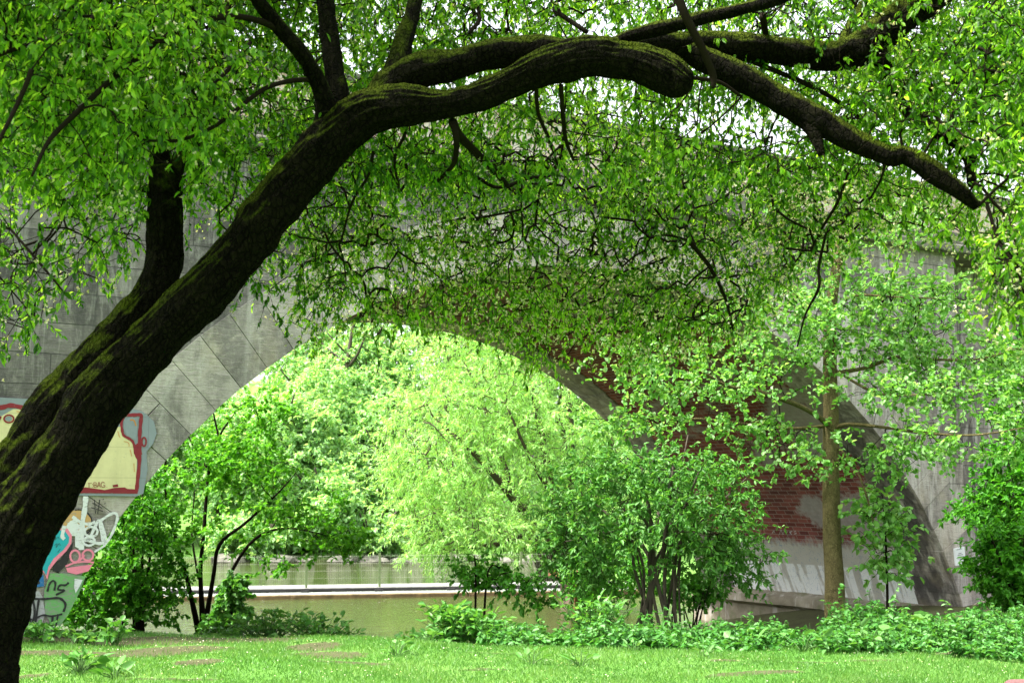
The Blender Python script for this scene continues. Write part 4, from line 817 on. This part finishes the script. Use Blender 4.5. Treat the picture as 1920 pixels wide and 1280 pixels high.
tree('ivy_stump', b, 'dark ivy covered stump right of the maple stems', 'plant', [rooted(px_path([(430, 1175, Yi, 20), (430, 1130, Yi, 14), (436, 1085, Yi, 8)]), b)], nd, 12, .15, .1, .085, M['elder_leaf'], M['twig_bark'], droop=.4, stem_name='stem', up=.5)
# shrubs by the right-hand pier
def shrub(px, py, Y, rx, ry, n, label, m='shrub_leaf', L=.085, W=.05, name='pier_shrub', grp=None, per=13, extra=()):
    b = base_of(px, py + ry, Y); st = []
    for k in range(7):
        x1 = px + R_.uniform(-.7, .7) * rx; y1 = py - R_.uniform(-.2, .75) * ry
        top = at(x1, y1, Y + R_.uniform(-.4, .4)); st.append([np.append(b + [R_.uniform(-.2, .2), R_.uniform(-.1, .1), -.05], .02), np.append(b * .5 + top * .5 + [R_.uniform(-.1, .1), 0, 0], .013), np.append(top, .005)])
    nd = blobs([(px, py, Y, rx, ry, rx * Y / F * .8, 3)] + list(extra), n); g_ = ground(nd[:, :2]); nd = nd[nd[:, 2] > g_ + .05]
    return tree(name, b, label, 'bush', st, nd, per, .26, L, W, M[m], M['twig_bark'], droop=.1, group=grp, stem_name='stem', up=.9, ldroop=.25, trunk_k=6)
shrub(1930, 930, 19.0, 105, 120, 700, 'tall leafy shrub covering the wall right of the grey pier', extra=[(1850, 960, 19.5, 40, 20, .5, .25), (1800, 960, 19.8, 30, 12, .3, .08)])
shrub(1900, 1060, 16.5, 75, 85, 480, 'lower bright shrub at the right edge below the tall shrub', W=.045)
shrub(1960, 720, 20.5, 120, 130, 500, 'upper shrub crown at the far right edge against the bridge wall')
shrub(1150, 1075, 30, 95, 50, 380, 'dark low shrub on the bank between the willow and the brick vault', name='bank_shrub')
shrub(1300, 1105, 22.3, 60, 26, 170, 'small bramble against the far end of the vault footing', name='bramble', L=.07)
# sapling in front of the vault and little plant at its foot
Ys = 15.4; b = base_of(1663, 1150, Ys)
nd = blobs([(1665, 1060, Ys, 46, 22, .3, 1), (1650, 1000, Ys, 50, 40, .35, 1.4), (1690, 980, Ys, 30, 50, .3, 1), (1630, 940, Ys, 40, 30, .3, .8), (1680, 1040, Ys, 40, 14, .3, .6)], 120)
tree('maple_sapling', b, 'thin maple sapling with bright leaves just right of the young tree trunk', 'tree', [rooted(px_path([(1663, 1150, Ys, 6), (1663, 1080, Ys, 5), (1660, 1000, Ys, 4), (1655, 930, Ys, 2)]), b)], nd, 6, .22, .085, .07, M['lime_leaf'], M['twig_bark'], droop=.1, up=1.2, trunk_k=6, rough=0)
def plant(name, px, py, Y, n, L, W, hgt, rad, m, label, cat='plant', grp=None, shape='oval', stemm='stem_green', more=0):
    """a rosette or clump: stems rising from one root with leaves"""
    b = base_of(px, py, Y) if Y else gpt(px, py); t = empty(name, tuple(b), 0, label=label, cat=cat, group=grp)
    a = R_.uniform(0, 6.28, n); out = np.stack([np.cos(a), np.sin(a), np.zeros(n)], 1); h = hgt * R_.uniform(.3, 1, (n, 1)); r = rad * R_.uniform(.25, 1, (n, 1)) 
    A = np.tile(b, (n, 1)) + out * .02; B = b + out * r + np.array([0, 0, 1.]) * h; mid = (A + B) / 2 + np.array([0, 0, 1.]) * h * .2
    link('stems', segs_mesh('stems', np.vstack([A, mid]), np.vstack([mid, B]), np.full(2 * n, .005), np.full(2 * n, .004)), M[stemm], t)
    D = nrm(out + np.array([0, 0, .35]) + R_.normal(0, .35, (n, 3)))
    if more:
        f = R_.uniform(.35, 1, (n * more, 1)); Bx = np.repeat(A, more, 0) * (1 - f) + np.repeat(B, more, 0) * f + np.array([0, 0, 1.]) * np.repeat(h, more, 0) * .3 * np.sin(f * 3.1); B = np.vstack([B, Bx]); D = np.vstack([D, nrm(R_.normal(size=(n * more, 3)) * [1, 1, .5])]); n = len(B)
    leaf_obj('leaves', B, D, L * R_.uniform(.6, 1.2, n), W * R_.uniform(.7, 1.2, n), M[m], t, up=1., fold=.2, shape=shape, tone=np.clip(R_.normal(.5, .3, n), 0, 1)); return t
plant('burdock', 1700, 1150, 15.0, 34, .2, .16, .42, .2, 'lime_leaf', 'bright broad leaved young plant standing by the vault footing')
GW = 'broad leaved weeds scattered on the lawn'
for px, py, n, L, h, lab in [(745, 1228, 9, .11, .14, 'pale dock plant on the lawn right of the bare earth patch'), (996, 1244, 6, .12, .15, 'dock plant with one upright white leaf in the middle of the lawn'), (1088, 1244, 10, .12, .13, 'low spreading dock plant right of the middle of the lawn'), (1410, 1212, 5, .16, .22, 'tall pale leaf standing at the lawn edge left of the young tree'),
                         (1505, 1222, 12, .13, .2, 'green dock clump in front of the nettles left of the young tree trunk'), (1630, 1222, 14, .16, .24, 'pale leaning dock clump in front of the nettles right of the young tree trunk'), (1700, 1208, 8, .14, .22, 'upright dock leaves at the nettle edge below the sapling'), (805, 1196, 8, .12, .12, 'small dark dock at the lawn edge left of the cow parsley'), (1320, 1236, 8, .1, .12, 'small white dock on the open lawn below the elder bush'),
                         (150, 1262, 26, .17, .16, 'large butterbur patch with pale leaves beside the crab apple trunk'), (215, 1275, 12, .15, .12, 'pale flat leaves at the bottom edge right of the butterbur patch'), (1190, 1225, 7, .1, .12, 'small dock near the nettle edge below the elder stems')]:
    plant('dock_plant', px, py, None, n, L, L * .5, h, h * 1.1, 'dock_leaf', lab, grp=GW)
for px, py, Y, n, h, r, lab in [(75, 1225, 13.4, 26, .2, .3, 'green weed clump at the left foot of the arch'), (150, 1222, 13.5, 18, .16, .25, 'leafy weed tuft right of the left arch foot'), (215, 1222, 13.3, 16, .28, .13, 'single upright weed on the dirt strip beneath the arch'),
                                (500, 1196, 17.0, 90, .6, .55, 'leafy waterside weed clump left of the bare earth patch'), (600, 1200, 16.6, 110, .55, .6, 'rounded waterside weed clump above the bare earth patch'), (785, 1192, 15.5, 40, .3, .25, 'small weed tuft at the lawn edge in front of the pool'), (430, 1188, 18, 80, .45, .5, 'weed clump under the ivy covered stump')]:
    plant('weed_clump', px, py, Y, n, .1, .065, h, r, 'elder_leaf', lab, grp='weed clumps along the water edge', more=3)
for px, py, Y, n, h, r, lab in [(850, 1180, 14.6, 120, .55, .38, 'tall cow parsley clump at the left end of the nettle bank'), (905, 1190, 14.5, 100, .45, .42, 'bluish cow parsley clump second from the left end of the nettle bank'), (1110, 1170, 15.4, 130, .8, .5, 'tallest leafy clump rising in front of the elder bush stems')]:
    plant('cow_parsley', px, py, Y, n, .11, .05, h, r, 'elder_leaf', lab, grp='cow parsley in the nettle bank', more=4)
Yq = 17.5; b = base_of(890, 1130, Yq)
tree('waterside_sapling', b, 'small thin sapling standing at the water in front of the walkway', 'tree', [rooted(px_path([(893, 1140, Yq, 5), (892, 1090, Yq, 4), (890, 1040, Yq, 2)]), b), rooted(px_path([(905, 1140, Yq, 5), (912, 1090, Yq, 4), (925, 1055, Yq, 2)]), b + [.1, 0, 0])], blobs([(900, 1075, Yq, 60, 30, .4, 2), (940, 1085, Yq, 60, 22, .4, 1), (1000, 1110, Yq - .5, 70, 30, .4, 1)], 110), 12, .22, .08, .05, M['shrub_leaf'], M['twig_bark'], up=1, trunk_k=5, rough=0)
# nettle bank: ground cover nobody could count
fe = [(820, 1192), (900, 1196), (1000, 1200), (1100, 1206), (1250, 1212), (1400, 1212), (1560, 1222), (1750, 1226), (1990, 1240)]
fx = [gpt(*p) for p in fe]; fxx = [p[0] / p[1] for p in fx]; fyy = [p[1] for p in fx]
A_, B_, LP, LD, LL, TT = [], [], [], [], [], []
cnt = 0
while cnt < 3300:
    s_ = R_.uniform(fxx[0], fxx[-1]); Y1 = np.interp(s_, fxx, fyy) + .75 * noise.noise(Vector((s_ * 22, 3.3, 0))) + .25 * noise.noise(Vector((s_ * 70, 1.3, 0))); Y = Y1 + (R_.random() ** 1.3) * 2.8; x = s_ * Y + R_.normal(0, .1); Y += R_.normal(0, .12)
    if noise.noise(Vector((x * .9, Y * .9, 0))) < -.32: continue
    cnt += 1; z = gz(x, Y); h = R_.uniform(.17, .33) * (1 + 1.0 * noise.noise(Vector((x * 1.1, Y * 1.1, 4)))) * (1.5 if R_.random() < .05 else 1) * np.clip(.45 + (Y - Y1) * .5, .45, 1.0)
    if s_ < -.01: h *= .8
    p0 = np.array([x, Y, z]); p1 = p0 + [R_.normal(0, .07), R_.normal(0, .07), h]; A_.append(p0); B_.append(p1); t0 = np.clip(R_.normal(.45, .2), 0, 1)
    for k in range(int(8 + h * 16)):
        f = R_.uniform(.25, 1.02); a = R_.uniform(0, 6.28); LP.append(p0 + (p1 - p0) * f); LD.append((math.cos(a), math.sin(a), R_.uniform(-.45, .35))); LL.append(.085 * R_.uniform(.6, 1.2) * (1.25 - .5 * f)); TT.append(np.clip(t0 + R_.normal(0, .15), 0, 1))
nv = empty('nettle_bank', (3, 14.5, 0), 0, label='bank of dense green nettles along the far edge of the lawn', cat='nettles'); tag(nv, kind='stuff')
o1 = link('stems', segs_mesh('stems', np.array(A_), np.array(B_), np.full(len(A_), .004), np.full(len(A_), .003)), M['stem_green'], nv); tag(o1, kind='stuff')
LL = np.array(LL); o2 = leaf_obj('leaves', np.array(LP), np.array(LD), LL, LL * .58, M['nettle_leaf'], nv, up=1.0, droop=.15, tone=np.array(TT)); tag(o2, kind='stuff')
# lawn grass
n = 190000; gx = R_.uniform(-5.5, 6.2, n); gy = R_.uniform(9.9, 15.2, n); P2 = np.stack([gx, gy], 1); k = (np.abs(gx) < gy * .44) & (dirt(P2) + R_.normal(0, .34, n) < .5); P2 = P2[k]
n = len(P2); P = np.column_stack([P2, ground(P2) - .004]); hn = np.array([noise.noise(Vector((p[0] * 1.6, p[1] * 1.6, 0))) for p in P2])
D = nrm(R_.normal(0, .55, (n, 3)) * [1, 1, .2] + [0, 0, 1]); Lg = R_.uniform(.025, .06, n) * (1 + .6 * hn)
leaf_obj('grass', P, D, Lg, .006, M['grass_blade'], None, up=0., fold=.1, shape='narrow', kind='stuff', label='short bright green lawn grass', cat='grass', tone=np.clip(.45 + .5 * hn + R_.normal(0, .2, n), 0, 1))
# fallen petals and dead leaves on the lawn stay part of the ground cover
n = 1300; gx = R_.uniform(-5, 6, n); gy = R_.uniform(10, 14.6, n); P2 = np.stack([gx, gy], 1); P = np.column_stack([P2, ground(P2) + .022])
leaf_obj('fallen_petals', P, nrm(R_.normal(size=(n, 3)) * [1, 1, .25]), R_.uniform(.008, .02, n), .012, M['blossom'], None, up=2., kind='stuff', label='pale fallen petals sprinkled over the lawn', cat='petals', tone=R_.random(n))
# ------------------------------------------------------------------ light and sky
EL, AZ = math.radians(60), math.radians(250)     # azimuth measured clockwise from +Y: the sun stands high behind the camera's left shoulder
w = bpy.data.worlds.new('World'); S.world = w; w.use_nodes = True; nt = w.node_tree; bg = nt.nodes['Background']
sky = nt.nodes.new('ShaderNodeTexSky'); sky.sky_type = 'NISHITA'; sky.sun_disc = False; sky.sun_elevation = EL; sky.sun_rotation = AZ; sky.air_density = 1.2; sky.dust_density = 5; sky.ozone_density = 1
hs = nt.nodes.new('ShaderNodeHueSaturation'); hs.inputs['Saturation'].default_value = .25; nt.links.new(sky.outputs[0], hs.inputs['Color']); nt.links.new(hs.outputs[0], bg.inputs['Color']); bg.inputs['Strength'].default_value = .15
sl = bpy.data.lights.new('sun', 'SUN'); sl.energy = 3.1; sl.angle = math.radians(8); sl.color = (1, .96, .88); so = bpy.data.objects.new('sun', sl); COL.objects.link(so)
dv_ = Vector((math.sin(AZ) * math.cos(EL), math.cos(AZ) * math.cos(EL), math.sin(EL))); so.rotation_euler = dv_.to_track_quat('Z', 'Y').to_euler()
S.view_settings.view_transform = 'Standard'; S.view_settings.look = 'None'; S.view_settings.exposure = 2.1; S.view_settings.gamma = 1
S.cycles.max_bounces = 7; S.cycles.diffuse_bounces = 4; S.cycles.glossy_bounces = 3; S.cycles.transmission_bounces = 5; S.cycles.use_denoising = True
S.cycles.caustics_reflective = False; S.cycles.caustics_refractive = False; S.cycles.sample_clamp_indirect = 8
